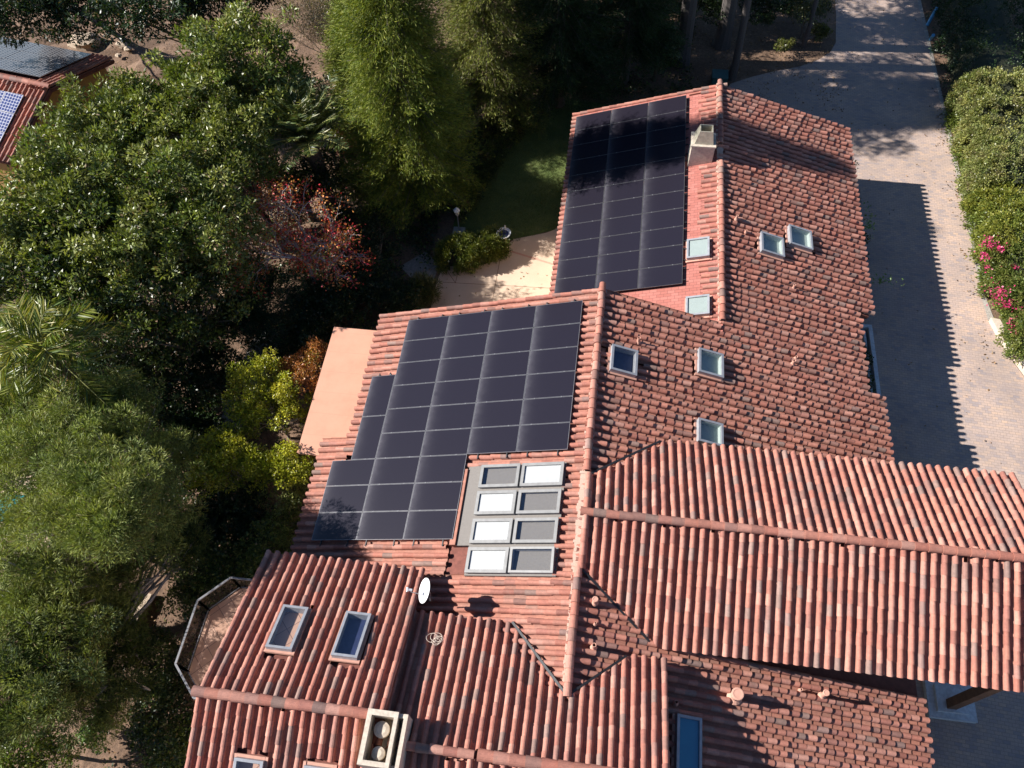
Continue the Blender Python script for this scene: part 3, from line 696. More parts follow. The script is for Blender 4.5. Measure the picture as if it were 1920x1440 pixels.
# --- patio cover
pc = thing('patio_cover', (-9.6,5.8,0), 'flat salmon coloured patio roof beside the western eave of the main roof', 'patio cover')
mb = MB()
mb.box(-10.56,-8.15,2.90,8.62,3.30,3.38); mb.build('roof_sheet', M['salmon'], pc)
mb = MB(); mb.box(-10.50,-10.38,2.95,8.55,3.06,3.295); mb.box(-10.38,-8.2,8.44,8.56,3.06,3.295); mb.box(-10.38,-8.2,2.96,3.08,3.06,3.295); mb.build('beam', M['wood'], pc)
for y in (3.1,5.8,8.4):
    mb = MB(); mb.box(-10.5,-10.38,y-.06,y+.06,0,3.055); mb.build('post', M['wood'], pc)

# ================================================================== SOLAR PANELS
def panel(name, o, A, B, Nn, la, lb, label, group, mat='cells', frame='silver', th=.035, landscape=True):
    """o lower corner, A up-slope direction, B along the roof; la, lb sizes"""
    tg = thing(name, o, label, 'solar panel', group)
    mb = MB(); w = .011; g = .008
    for (a0,a1,b0,b1) in ((g,g+w,g,lb-g),(la-g-w,la-g,g,lb-g),(g+w,la-g-w,g,g+w),(g+w,la-g-w,lb-g-w,lb-g)):
        mb.obox(o+A*a0+B*b0, A*(a1-a0), B*(b1-b0), Nn*th)
    mb.build('frame', M[frame], tg)
    mb = MB()
    for q in (.22,.76): mb.obox(o+A*(la*q)+B*(lb-.022)+Nn*(th+.001), A*.035, B*.044, Nn*.006)
    if mat == 'cells': mb.build('clamp', M['clampm'], tg)
    mb = MB(); mb.obox(o+A*(g+w)+B*(g+w)+Nn*(th*.45), A*(la-2*g-2*w), B*(lb-2*g-2*w), Nn*(th*.45))
    ob = np.array(o); Aa = np.array(A); Bb = np.array(B)
    mb.build('cell_sheet', M[mat], tg, uv=lambda p: np.stack([(p-ob)@Aa, (p-ob)@Bb], 1))
    return tg
num = ['first','second','third','fourth','fifth','sixth','seventh','eighth','ninth','tenth','eleventh']
def addrails(name, o, A, B, Nn, la, lb, ys, label):
    tg = thing(name, o, label, 'mounting rail')
    for y in ys:
        mb = MB(); mb.obox(o+B*y+Nn*(-.05)+A*(-.02), A*(la+.04), B*.04, Nn*.045); mb.build('rail', M['black'], tg)
    return tg
o4, A, B, Nn = plane_fr('AL', 0, 0)
def PAo(c, r): # lower-left? corner at column line c (0..4), row line r (south edge)
    s = PA_x0 + (4-c)*LP
    return np.array([-s*cs, 8.413-r*RP, G - s*sn]) + Nn*.085
colw = ['leftmost','second','third','rightmost']
for r in range(6):
    for c in range(4):
        panel('solar_panel', PAo(c, r+1), A, B, Nn, LP, RP, f'black solar panel, central array, {num[r]} row from the top, {colw[c]} of four', 'solar panels of the central array')
c3 = ['left','middle','right']
for r in range(3):
    for c in range(-1,2):
        panel('solar_panel', PAo(c, r+7), A, B, Nn, LP, RP, f'{c3[c+1]} black solar panel, {["upper","middle","lowest"][r]} of the three-wide rows beside the white roof windows', 'solar panels of the central array')
for i, nm in enumerate(('upper','lower')):
    o_ = PAo(0, 6) - A*RP + B*(LP*(1-i))
    panel('solar_panel', o_, A, B, Nn, RP, LP, f'{nm} of two upright black solar panels on the left edge of the central array', 'solar panels of the central array')
tg = thing('mounting_rails', PAo(0,6), 'black mounting rails with hooks under the central solar array', 'mounting rail', 'black mounting rails under the solar arrays')
for c in range(4):
    for q in (.35,1.38):
        o_ = PAo(c, 6.16); mb = MB(); mb.obox(o_+A*q-Nn*.06, A*.035, B*(RP*6.30), Nn*.05); mb.build('rail', M['black'], tg)
for c in range(-1,2):
    for q in (.35,1.38):
        o_ = PAo(c, 9.20); mb = MB(); mb.obox(o_+A*q-Nn*.06, A*.035, B*(RP*(3.2-.03)), Nn*.05); mb.build('rail', M['black'], tg)
for q in (.25,.7):
    o_ = PAo(0, 6)-A*RP; mb = MB(); mb.obox(o_+A*q-Nn*.06, A*.035, B*(LP*2+.14), Nn*.05); mb.build('rail', M['black'], tg)
# north array
_, A, B, Nn = plane_fr('BL', 0, 0)
def PBo(c, r):
    s = 1.473 + (3-c)*LP
    return np.array([XB-s*cs, 21.905-r*.9988, zA(XB) - s*sn]) + Nn*.085
c3 = ['left','middle','right']
for r in range(11):
    for c in range(3):
        if r == 10 and c < 0: continue
        panel('solar_panel', PBo(c, r+1), A, B, Nn, LP, .9988, f'{c3[c]} black solar panel in the {num[r]} row from the top of the north wing array', 'solar panels on the north wing', frame='bframe')
tg = thing('mounting_rails', PBo(0,11), 'black mounting rails under the north wing solar array', 'mounting rail', 'black mounting rails under the solar arrays')
for r in range(11):
    for q in (.2,.78):
        o_ = PBo(0, r+1); mb = MB(); mb.obox(o_+B*(q*.9988)-Nn*.06, A*(LP*3+.12), B*.035, Nn*.05); mb.build('rail', M['black'], tg)

# ================================================================== THINGS ON THE ROOF
dn = np.array([-.85,-.12,.50]); dn /= np.linalg.norm(dn)
DC = np.array([-4.27,-2.64,7.02]); ds = thing('satellite_dish', (-4.35,-2.7,6.2), 'white satellite dish on a short mast at the edge of the south western roof', 'satellite dish')
ux = np.cross(dn, (0,0,1)); ux /= np.linalg.norm(ux); uy = np.cross(ux, dn)
mb = MB(); n = 28; rings = [0,.12,.24,.33,.385]; V = []
for r in rings:
    for k in range(n):
        a = 2*pi*k/n; V.append(DC + ux*r*cos(a)*.92 + uy*r*sin(a) + dn*(r*r*.55-.05))
for k in range(n):
    a = 2*pi*k/n; V.append(DC + ux*.385*cos(a)*.92 + uy*.385*sin(a) + dn*(.385**2*.55-.07))
F = [(i*n+j,i*n+(j+1)%n,(i+1)*n+(j+1)%n,(i+1)*n+j) for i in range(5) for j in range(n)]
mb.add(V, F); mb.build('reflector', M['white'], ds, smooth=True)
mb = MB(); mb.tube([DC-uy*.36+dn*.02, DC-uy*.30+dn*.30, DC-uy*.12+dn*.46], .014, 6); mb.build('feed_arm', M['silver'], ds)
mb = MB(); h = DC-uy*.12+dn*.46; mb.tube([h, h-dn*.10], [.035,.045], 8); mb.obox(h+dn*.01-ux*.06-uy*.03, ux*.12, uy*.06, dn*.04); mb.build('receiver', M['white'], ds)
mb = MB(); mb.tube([DC-dn*.07, DC-dn*.14+np.array([0,0,-.12]), DC+np.array([.08,-.05,-.75])], .022, 8); mb.build('mast', M['silver'], ds)
cc = thing('cable_coil', (-3.95,-3.7,6.6), 'loose loops of pale cable lying on the tiles below the satellite dish', 'cable')
mb = MB()
c0 = at(815,1197,6.62)
for k in range(5):
    r = rng.uniform(.09,.2); ph = rng.uniform(0,6); a = np.linspace(0, 2*pi, 22)
    ctr = c0 + np.array([rng.normal(0,.05), rng.normal(0,.05), 0])
    P = np.stack([ctr[0]+r*np.cos(a+ph), ctr[1]+r*.8*np.sin(a+ph), ze(ctr[1]+r*.8*np.sin(a+ph))+.07+.02*np.sin(3*a)], 1)
    mb.tube(P, .006, 4)
mb.build('cable_loops', M['coil'], cc)

# ================================================================== GROUND
def poly_sheet(name, pts, z, mat, kind='structure', th=None, parent=None):
    mb = MB(); P = np.array([(p[0],p[1],z) for p in pts], float); k = len(P)
    if th: 
        Bt = P - np.array([0,0,th]); mb.add(np.vstack([P,Bt]), [(i,(i+1)%k,k+(i+1)%k,k+i) for i in range(k)])
    mb.v.append(P); mb.f.append(np.array([list(range(k))])+mb.n); mb.c.append(np.ones((k,3))); mb.n += k
    o = mb.build(name, mat, parent)
    if kind: o['kind'] = kind
    return o
gx = np.concatenate([[-400,-150,-80], np.linspace(-45,30,76), [60,120,400]]); gy = np.concatenate([[-400,-120,-40], np.linspace(-20,50,71), [80,140,400]])
XX, YY = np.meshgrid(gx, gy, indexing='ij')
far = np.clip((-12.5-XX)/6, 0, 1) + np.clip((XX-19.0)/3, 0, 1)
ZZ = far*(.16*np.sin(XX*1.1)*np.cos(YY*.9) + .1*np.sin(XX*2.3+YY*1.7)) - .01 - .10*far
nx, ny = XX.shape; idx = np.arange(nx*ny).reshape(nx,ny)
Fg = np.stack([idx[:-1,:-1],idx[1:,:-1],idx[1:,1:],idx[:-1,1:]],-1).reshape(-1,4)
mb = MB(); mb.add(np.stack([XX,YY,ZZ],-1).reshape(-1,3), Fg); o = mb.build('ground', M['soil']); o['kind'] = 'structure'
drive = [(-1.0,-30),(9.4,-30),(9.4,12),(9.4,22),(5.5,23.5),(5.2,27.5),(6.11,29.4),(7.3,30.1),(8.6,30.7),(9.95,31.2),(11.0,31.9),(11.7,32.6),(12.08,33.5),(12.3,36),(12.45,40),(12.5,60),(17.6,60),(17.3,38),(17.22,30),(17.2,20),(17.1,15.5),(17.12,14.3),(17.3,13.5),(17.55,12.7),(18.09,11.4),(18.9,9.5),(20.5,6),(23,0),(26,-30)]
poly_sheet('driveway', drive, .012, M['paver'])
lawn = [(-6.3,15.2),(-4.9,16.7),(-2.4,17.8),(-1.6,18.5),(-1.6,22.6),(4.6,22.6),(4.2,25.2),(2,26.6),(-1,27.2),(-4,27.4),(-6.5,25),(-7.4,20),(-7.5,17.5)]
poly_sheet('lawn', lawn, .004, M['lawn'])
patio = [(-1.55,8.0),(-1.55,19.0),(-2.2,18.1),(-2.5,17.75),(-2.9,17.50),(-3.6,17.25),(-4.4,16.95),(-4.9,16.3),(-5.3,15.85),(-5.84,15.42),(-6.5,15.1),(-7.31,14.94),(-7.55,14.7),(-7.66,14.2),(-7.68,13.0),(-7.7,8.0)]
pat = poly_sheet('patio', patio, .02, M['concrete'])
mb = MB()   # expansion joints cut in the slab
def joint(a, b, w=.012):
    a, b = np.array([*a,.0215]), np.array([*b,.0215]); d = b-a; nn = np.array([-d[1],d[0],0])/np.linalg.norm(d)*w
    mb.add([a-nn,b-nn,b+nn,a+nn], [(0,1,2,3)])
g2 = lambda u,v: at(u,v,0)[:2]
joint(g2(941,468), g2(924,560)); joint(g2(822,529), g2(1034,541)); joint(g2(862,495), g2(854,531)); joint(g2(836,505), g2(854,531))
o = mb.build('patio_joints', M['wood'], pat)
mb = MB(); joint(g2(927,462), g2(1040,497), .05); o = mb.build('patio_channel', M['clay'], pat)
path = [g2(385,860),g2(470,640),g2(520,600),g2(545,620),g2(500,690),g2(440,830)]
poly_sheet('path', path, .0, M['path'])
poly_sheet('path', [g2(750,500),g2(800,470),g2(822,500),g2(812,530),g2(770,520)], .008, M['path'])
# pool glimpsed through the trees at the left
poly_sheet('pool_water', [g2(-90,925),g2(48,930),g2(42,976),g2(-90,985)], .06, M['water'])
poly_sheet('pool_deck', [g2(-300,840),g2(110,880),g2(175,1010),g2(-260,1120)], .03, M['concrete'])
# kerb wall at the bend of the driveway
kb = thing('kerb_wall', (17.5,12.9,0), 'low pale concrete kerb curving along the driveway by the flowering shrub', 'kerb')
mb = MB(); kp = [(17.12,14.25),(17.32,13.45),(17.62,12.6),(18.15,11.35),(19.0,9.4),(20.6,6)]
kp2 = [(17.48,14.2),(17.66,13.5),(17.96,12.7),(18.48,11.5),(19.35,9.5),(21,6.1)]
V = [(x,y,z) for z in (0,.28) for (x,y) in kp+kp2]; k = len(kp); F = []
for i in range(k-1):
    F += [(2*k+i,2*k+i+1,3*k+i+1,3*k+i),(i,i+1,2*k+i+1,2*k+i),(k+i,3*k+i,3*k+i+1,k+i+1)]
F += [(0,2*k,3*k,k)]
mb.add(V, F); mb.build('kerb_blocks', M['path'] if 0 else plain('kerb_concrete', (.50,.42,.34), .9, vary=.12, scale=8), kb)
poly_sheet('kerb_strip', [(17.12,14.3),(17.05,15.5),(17.15,20),(17.15,38),(17.35,38),(17.35,20),(17.25,15.5),(17.4,14.3)], .016, M['stone'])

# ================================================================== FOLIAGE TOOLS
def leaves(mb, P, D, L, W, col, up=None):
    """rhombic leaves at P pointing along D"""
    n = len(P); D = D/(np.linalg.norm(D,axis=1)[:,None]+1e-9)
    R = rng.normal(0,1,(n,3)); S = np.cross(D, R); S /= np.linalg.norm(S,axis=1)[:,None]+1e-9
    L = np.broadcast_to(L,(n,))[:,None]*rng.uniform(.7,1.3,(n,1)); W = np.broadcast_to(W,(n,))[:,None]*rng.uniform(.7,1.3,(n,1))
    V = np.stack([P, P+D*L*.5+S*W*.5, P+D*L, P+D*L*.5-S*W*.5], 1).reshape(-1,3)
    F = np.arange(n*4).reshape(n,4)
    mb.add(V, F, np.repeat(col, 4, axis=0))
def rdir(n, zmin=-1):
    v = rng.normal(0,1,(n,3)); v /= np.linalg.norm(v,axis=1)[:,None]
    if zmin > -1: v[:,2] = np.where(v[:,2] < zmin, -v[:,2], v[:,2])
    return v
def crown(mb, blobs, nclump, cr, nleaf, L, W, pal, zmin=-.35, flat=.7, outward=.7, upb=.25, jit=.45, inner=.42):
    """blobs: (centre, radii). clumps sit in the outer part of each blob, leaves in a shell of each clump"""
    pal = np.array(pal, float); cents = []
    vol = np.array([b[1][0]*b[1][1] for b in blobs]); vol = vol/vol.sum()
    for (c, r), w in zip(blobs, vol):
        m = max(3, int(nclump*w)); d = rdir(m, zmin); rad = rng.uniform(inner, 1.0, (m,1))**.6
        lump = 1+.2*np.sin(d[:,:1]*7+c[0])+.2*np.cos(d[:,1:2]*8+c[1])+rng.normal(0,.10,(m,1))
        cents.append(np.array(c)+d*rad*lump*np.array(r))
    cents = np.vstack(cents); m = len(cents)
    crs = cr*rng.uniform(.6,1.35,m); cl = rng.integers(0, len(pal), m)
    cnt = np.maximum(4,(nleaf*(crs/cr)**2).astype(int)); idx = np.repeat(np.arange(m), cnt); n = len(idx)
    d = rdir(n); rad = rng.uniform(.25,1,(n,1))**.5
    P = cents[idx] + d*rad*crs[idx][:,None]*np.array([1,1,flat])
    D = d*outward + rng.normal(0,.6,(n,3)) + np.array([0,0,upb])
    base = pal[cl[idx]]*.6 + pal[rng.integers(0,len(pal),n)]*.4
    col = base*rng.uniform(1-jit,1+jit,(n,1))*(rng.uniform(.75,1.25,m)[idx][:,None])
    dd = rng.uniform(size=n) < .03; col[dd] = np.array([.20,.14,.07])*rng.uniform(.6,1.3,(dd.sum(),1))
    leaves(mb, P, D, L, W, col)
    return cents
def limbs(mb, base, fork, cents, r0=.2, k=24, col=(.10,.075,.055), wander=.25):
    base, fork = np.array(base,float), np.array(fork,float)
    mid = (base+fork)/2 + rng.normal(0,.12,3)*np.array([1,1,0])
    mb.tube([base, mid, fork], [r0, r0*.8, r0*.6], 8, col)
    if len(cents) > k: cents = cents[rng.choice(len(cents), k, replace=False)]
    for c in cents:
        a = fork + (base-fork)*rng.uniform(0,.25)
        d = c-a; m1 = a+d*.35+rng.normal(0,wander,3)*.6+np.array([0,0,.15]); m2 = a+d*.7+rng.normal(0,wander,3)*.6
        mb.tube([a,m1,m2,c], [r0*.34,r0*.24,r0*.14,r0*.05], 5, col, cap=False)
GREEN = [(.105,.145,.022),(.145,.180,.032),(.19,.21,.045),(.07,.105,.018),(.24,.25,.075)]
OLIVE = [(.13,.155,.027),(.16,.175,.033),(.10,.125,.022),(.19,.20,.04)]
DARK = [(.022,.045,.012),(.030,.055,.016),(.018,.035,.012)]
PINE = [(.15,.19,.045),(.20,.235,.055),(.25,.27,.07),(.115,.15,.045)]
YELG = [(.27,.29,.02),(.34,.34,.025),(.19,.23,.018),(.38,.34,.035)]
def tree(name, label, cat, base, cz, blobs, group=None, pal=GREEN, nclump=160, cr=.55, nleaf=120, L=.16, W=.06, mat='gloss', r0=.2, k=34, bark=(.16,.13,.10), **kw):
    tg = thing(name, (base[0],base[1],0), label, cat, group)
    mb = MB(); cents = crown(mb, blobs, nclump, cr, nleaf, L, W, pal, **kw); mb.build('crown', M[mat], tg)
    mb = MB(); top = np.mean([b[0] for b in blobs], axis=0); fork = np.array([base[0],base[1],0])*.45+top*.55
    limbs(mb, (base[0],base[1],-.1), fork, cents, r0, k, bark); mb.build('trunk', M['bark'], tg)
    return tg
def blob(u, v, z, rx, rz=None, ry=None):
    p = at(u,v,z); return ((p[0],p[1],p[2]), (rx, ry or rx, rz or rx*.75))

# ================================================================== TREES
def gb(u, v, z): p = at(u,v,z); return (p[0], p[1])
BG = 'broadleaf trees crowding the slope at the upper left'
tree('broadleaf_tree', 'glossy green tree with a tall loose top, nearest the bare dirt at the top left', 'tree', gb(430,160,6.5), 0, [blob(445,120,7,2.6), blob(390,190,6,2.3), blob(500,190,5.5,2.0)], BG, nclump=370, cr=.36, nleaf=82, L=.20, W=.075)
tree('broadleaf_tree', 'glossy green tree in front of the neighbouring yellow house', 'tree', gb(250,250,6), 0, [blob(265,230,6,2.4), blob(180,270,6.5,2.3), blob(340,270,6,2.2)], BG, nclump=400, cr=.36, nleaf=82, L=.20, W=.075)
tree('broadleaf_tree', 'glossy green tree left of the feather palm', 'tree', gb(460,290,6), 0, [blob(440,270,6,1.9), blob(420,330,5.5,2.0)], BG, nclump=190, cr=.42, nleaf=105, L=.18, W=.07)
tree('broadleaf_tree', 'glossy green tree at the left edge below the neighbour solar roof', 'tree', gb(120,400,6.5), 0, [blob(140,370,7,2.5), blob(50,440,6.5,2.3), blob(170,460,6.2,2.1)], BG, nclump=400, cr=.36, nleaf=82, L=.20, W=.075)
tree('broadleaf_tree', 'dense green tree in the middle of the upper left grove', 'tree', gb(330,420,6), 0, [blob(310,380,6.5,2.5), blob(380,440,5.8,2.2), blob(270,470,6,2.2)], BG, nclump=400, cr=.36, nleaf=82, L=.19, W=.07)
tree('broadleaf_tree', 'darker thin leaved tree between the grove and the garden path', 'tree', gb(320,590,4.5), 0, [blob(300,560,4.8,2.1), blob(390,550,3.8,1.8), blob(340,645,2.6,1.7), blob(240,620,3.8,1.7)], BG, pal=DARK+GREEN[:2], nclump=250, cr=.42, nleaf=80, L=.17, W=.07)
tree('broadleaf_tree', 'shady tree above the pale feather palm at the left edge', 'tree', gb(60,540,6), 0, [blob(50,530,6,1.9), blob(150,560,5.5,1.7)], BG, pal=GREEN+DARK, nclump=160, cr=.42, nleaf=100, L=.18, W=.07)
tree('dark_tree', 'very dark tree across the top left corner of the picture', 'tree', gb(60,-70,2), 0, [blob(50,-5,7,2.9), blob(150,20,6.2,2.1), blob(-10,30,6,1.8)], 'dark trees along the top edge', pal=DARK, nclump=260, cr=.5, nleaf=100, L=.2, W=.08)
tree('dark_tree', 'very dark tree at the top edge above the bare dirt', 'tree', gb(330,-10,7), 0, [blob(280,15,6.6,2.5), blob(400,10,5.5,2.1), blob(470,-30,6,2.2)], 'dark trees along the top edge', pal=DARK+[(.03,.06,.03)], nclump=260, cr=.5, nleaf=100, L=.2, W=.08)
tree('broadleaf_tree', 'small shrubby tree filling the dark gap by the palm trunk', 'tree', gb(560,340,2.5), 0, [blob(530,360,2.5,1.6), blob(600,330,2.5,1.4)], BG, pal=DARK+GREEN[:1], nclump=120, cr=.4, nleaf=90, L=.15, W=.07)

def conifer(name, label, x, y, h, r, pal, z0=1.5, n=260, group=None, dens=1.0, Lf=.22, Wf=.035, top=.12):
    tg = thing(name, (x,y,0), label, 'tree', group)
    mb = MB(); mt = MB()
    mt.tube([(x,y,-.1),(x+.1,y,h*.5),(x,y,h*.97)], [r*.12,r*.07,.03], 8, (.09,.07,.055))
    for i in range(n):
        f = (i+rng.uniform())/n; z = z0 + (h-z0)*f; R = r*((1-f)**.65*(1-top)+top)*rng.uniform(.65,1.12)
        a = rng.uniform(0,2*pi); d = np.array([cos(a), sin(a), 0]); p0 = np.array([x,y,z]); tip = p0 + d*R + np.array([0,0,-.12*R+rng.normal(0,.15)])
        m = p0 + (tip-p0)*.5 + np.array([0,0,.12])
        mt.tube([p0,m,tip], [.035,.025,.01], 4, (.09,.07,.055), cap=False)
        k = int(250*dens*R/r)+50; s = rng.uniform(.25,1.08,(k,1)); P = p0 + (tip-p0)*s + rng.normal(0,.16,(k,3))*(0.5+.8*s)*np.array([1,1,.7])
        D = d*.8 + rng.normal(0,.45,(k,3)) + np.array([0,0,-.05])
        c = np.array(pal)[rng.integers(0,len(pal),k)]*rng.uniform(.7,1.35,(k,1))*rng.uniform(.85,1.15)
        leaves(mb, P, D, Lf, Wf, c)
    mb.build('crown', M['needle'], tg); mt.build('trunk', M['bark'], tg); return tg
CG = [(.12,.16,.018),(.16,.19,.022),(.085,.12,.016),(.20,.21,.03)]
conifer('conifer', 'tall bright green feathery conifer casting its shadow over the north solar array', -9.2, 18.7, 17.3, 2.9, CG, n=620, dens=2.2, Lf=.19, Wf=.026)
conifer('conifer', 'bright green feathery conifer at the top edge left of the darker pines', -12.6, 23.4, 8, 2.5, CG, n=260, dens=2.0, Lf=.19, Wf=.026)
conifer('conifer', 'olive green conifer with brown inner twigs behind the lawn', -6.6, 25.2, 13, 2.9, OLIVE+[(.10,.075,.035)], n=420, dens=1.8, Lf=.19, Wf=.026)
conifer('conifer', 'dark green pine at the back of the lawn', -3.2, 26.9, 15, 3.1, DARK+[(.035,.065,.025)], n=460, dens=1.8, Lf=.19, Wf=.03)
conifer('conifer', 'dark pine with drooping twigs left of the two bare trunks', .2, 29.0, 15.5, 2.6, DARK+[(.035,.065,.025)], n=400, dens=1.6, Lf=.19, Wf=.03, z0=2.5)

def tall(name, label, x, y, blobs, hf, r0, pal=DARK, nclump=200):
    tg = thing(name, (x,y,0), label, 'tree', 'tall pines beyond the north wing'); mb = MB()
    cents = crown(mb, blobs, nclump, .6, 60, .3, .08, pal, zmin=-.8, inner=.2); mb.build('crown', M['needle'], tg)
    mb = MB(); mb.tube([(x,y,-.1),(x+.05,y,1.0),(x-.1,y+.1,hf*.5),(x,y,hf)], [r0*1.4,r0,r0*.85,r0*.6], 12, (.075,.065,.06))
    for c in cents[::max(1,len(cents)//26)]:
        a = np.array([x,y,hf*rng.uniform(.6,1.0)]); mb.tube([a,(a+c)/2+np.array([0,0,.3]),c], [r0*.3,r0*.2,.03], 5, (.12,.10,.09), cap=False)
    mb.build('trunk', M['bark'], tg)
tall('tall_pine', 'left one of the two thick grey trunks behind the north wing', 3.3, 31.0, [((2.5,32.0,14.5),(3.2,2.6,3.0)),((4.5,33.5,17),(2.5,2.2,2))], 15, .42)
tall('tall_pine', 'right one of the two thick grey trunks behind the north wing', 5.6, 32.8, [((6,35,13),(3,2.6,3)),((4,37.5,12),(2.5,2,2.5))], 14, .42)
tall('tall_pine', 'thin dark trunk beside the corner of the driveway, its unseen crown spread for shade', 6.15, 29.9, [((-3.6,27.2,11.6),(3.6,1.7,1.3)),((-6.0,24.9,11.2),(2.6,1.3,1.1)),((-1.6,24.6,11.2),(1.6,.9,.9)),((-3,31.8,11.5),(3,1.6,1.6)),((-8,28.5,11),(2.4,2,1.3)),((-4.5,33.5,11),(2.6,1.2,1.2)),((-5,37,11),(3,1.5,1.2))], 12, .20, nclump=230)  # crown masses placed well away from the trunk to shade the driveway
tree('dark_tree', 'dark tree beyond the top edge behind the pines, added for its shade', 'tree', (-5.5,32.5), 0, [((-5.5,32.5,6),(3.2,2.4,2.6)),((-8.5,30.5,5.5),(2.6,2.2,2.2))], 'dark trees along the top edge', pal=DARK, nclump=230, cr=.6, nleaf=90, L=.22, W=.09)  # this tree and the next are added for the shade they cast
tree('dark_tree', 'dark tree beyond the top edge left of the bare trunks, added for its shade', 'tree', (-1,35.5), 0, [((-1,35.5,6.5),(3.2,2.4,3)),((-5,37,6.5),(3,2.2,3))], 'dark trees along the top edge', pal=DARK, nclump=230, cr=.6, nleaf=90, L=.22, W=.09)
tall('tall_pine', 'slender trunk further along the driveway at the top edge', 8.2, 35.5, [((4.0,36,10),(3.5,2.5,2)),((1,34.5,11),(3,1.8,1.6))], 11, .2)
tall('tall_pine', 'slender pale trunk in the shade by the bright weeds at the driveway edge', 10.2, 33.0, [((6,39.5,9),(3,3,1.5)),((1.5,42,10),(3,4,2))], 9, .13)

# palms
def palm(name, label, u, v, z, nf, FL, pal, droop=1.0, trunk_r=.22, ll=.42, lw=.035, cat='palm tree', upright=0):
    p = at(u,v,z); tg = thing(name, (p[0],p[1],0), label, cat)
    mb = MB(); mr = MB(); mt = MB()
    mt.tube([(p[0],p[1],-.1),(p[0]+.1,p[1],z*.5),(p[0],p[1],z)], [trunk_r*1.2,trunk_r,trunk_r*1.1], 10, (.10,.075,.05))
    for i in range(nf):
        a = 2*pi*i*.381966+rng.normal(0,.1); el = radians(10+18*upright+(72-14*upright)*((i/nf)**1.1)); L = FL*rng.uniform(.8,1.1)
        d = np.array([cos(a),sin(a),0]); s = np.linspace(0,1,14)
        hor = L*(s*cos(el)+.12*s**2); ver = L*(s*sin(el) - droop*.75*s**2*(1.15-sin(el)*.6))
        P = np.array(p) + d*hor[:,None] + np.array([0,0,1.])*ver[:,None]
        mr.tube(P, np.linspace(.03,.006,14), 4, (.30,.30,.09), cap=False)
        side = np.cross(d,(0,0,1)); n = int(L*38); ss = rng.uniform(.12,1,n)
        Q = np.stack([np.interp(ss, s, P[:,k]) for k in range(3)],1); T = np.stack([np.interp(ss, s, np.gradient(P[:,k])) for k in range(3)],1); T /= np.linalg.norm(T,axis=1)[:,None]
        sg = rng.choice([-1,1],n)[:,None]; D = T*.75 + side*sg*.85 + np.array([0,0,-.15*droop]) + rng.normal(0,.12,(n,3))
        env = np.sin(np.clip(ss*1.05,0,1)*pi)**.5*.7+.35
        c = np.array(pal)[rng.integers(0,len(pal),n)]*rng.uniform(.75,1.25,(n,1))
        leaves(mb, Q, D, ll*env*1.25, lw*1.3, c)
    mb.build('frond_leaves', M['gloss'], tg); mr.build('frond_stem', M['bark'], tg); mt.build('trunk', M['bark'], tg)
palm('feather_palm', 'dark green feather palm between the grove and the dry shrub', 580, 268, 4.5, 58, 3.7, [(.08,.12,.035),(.11,.145,.045),(.06,.09,.03),(.20,.19,.06)], .5, .34, .42, .032, upright=1.75)
palm('feather_palm', 'yellow green feather palm at the left edge above the pine', 85, 655, 6.6, 26, 2.7, [(.14,.18,.02),(.19,.21,.025),(.08,.13,.015),(.26,.23,.04)], 1.0, .18, .62, .035)
palm('small_palm', 'small shaded palm left of the two bare trunks', 1235, 85, 2.2, 20, 1.5, [(.05,.08,.03),(.07,.09,.03)], .9, .12, .4, .04)

# red leaved tree with bare pale branches
def branchy(mb, p, d, L, r, depth, tips, col, spread=.6, up=.1, ratio=.72):
    q = p + d*L; m = (p+q)/2 + rng.normal(0,.05,3)*L
    mb.tube([p,m,q], [r,r*.85,r*.66], 5 if depth > 1 else 3, col, cap=False); tips.append(q)
    if depth == 0: return
    for k in range(rng.integers(2,4)):
        nd = d + rng.normal(0,spread,3) + np.array([0,0,up]); nd /= np.linalg.norm(nd)
        branchy(mb, q if rng.uniform() > .3 else m, nd, L*ratio*rng.uniform(.8,1.15), r*.62, depth-1, tips, col, spread, up, ratio)
def bare_tree(name, label, cat, u, v, h0, dirs, L, r, depth, col, leafpal, nl, ll, lw, rad, mat='leaf', spread=.6, up=.1, ratio=.74):
    b = at(u,v,0); tg = thing(name, (b[0],b[1],0), label, cat); mb = MB(); tips = []
    top = np.array([b[0],b[1],h0]); mb.tube([(b[0],b[1],-.1),top], [r*1.5,r*1.1], 7, col)
    for d in dirs:
        d = np.array(d,float); d /= np.linalg.norm(d); branchy(mb, top, d, L*rng.uniform(.85,1.1), r, depth, tips, col, spread, up, ratio)
    mb.build('branches', M['bark'], tg); tips = np.array(tips); mb = MB()
    P = tips[rng.integers(0,len(tips),nl)] + rng.normal(0,rad,(nl,3)); pal = np.array(leafpal)
    ci = ((np.sin(P[:,0]*2.1)+np.cos(P[:,1]*2.4)+np.sin(P[:,2]*3)+3)/6*len(pal)).astype(int).clip(0,len(pal)-1); ci = np.where(rng.uniform(size=nl) < .5, ci, rng.integers(0,len(pal),nl))
    leaves(mb, P, rng.normal(0,1,(nl,3))+np.array([0,0,-.3]), ll, lw, pal[ci]*rng.uniform(.6,1.4,(nl,1))); mb.build('leaves', M[mat], tg)
bare_tree('red_leaved_tree', 'half bare tree with pale grey branches and red and orange autumn leaves', 'tree', 600, 556, 2.5, [(-.6,.2,1),(.6,.2,1),(0,.7,1),(-.8,-.3,.8),(.7,-.4,.9),(0,-.7,1)], 1.3, .07, 5, (.42,.38,.36), [(.52,.04,.03),(.58,.14,.04),(.40,.025,.04),(.50,.22,.06),(.20,.15,.03),(.45,.09,.08)], 8200, .11, .065, .20, up=.02, ratio=.77)
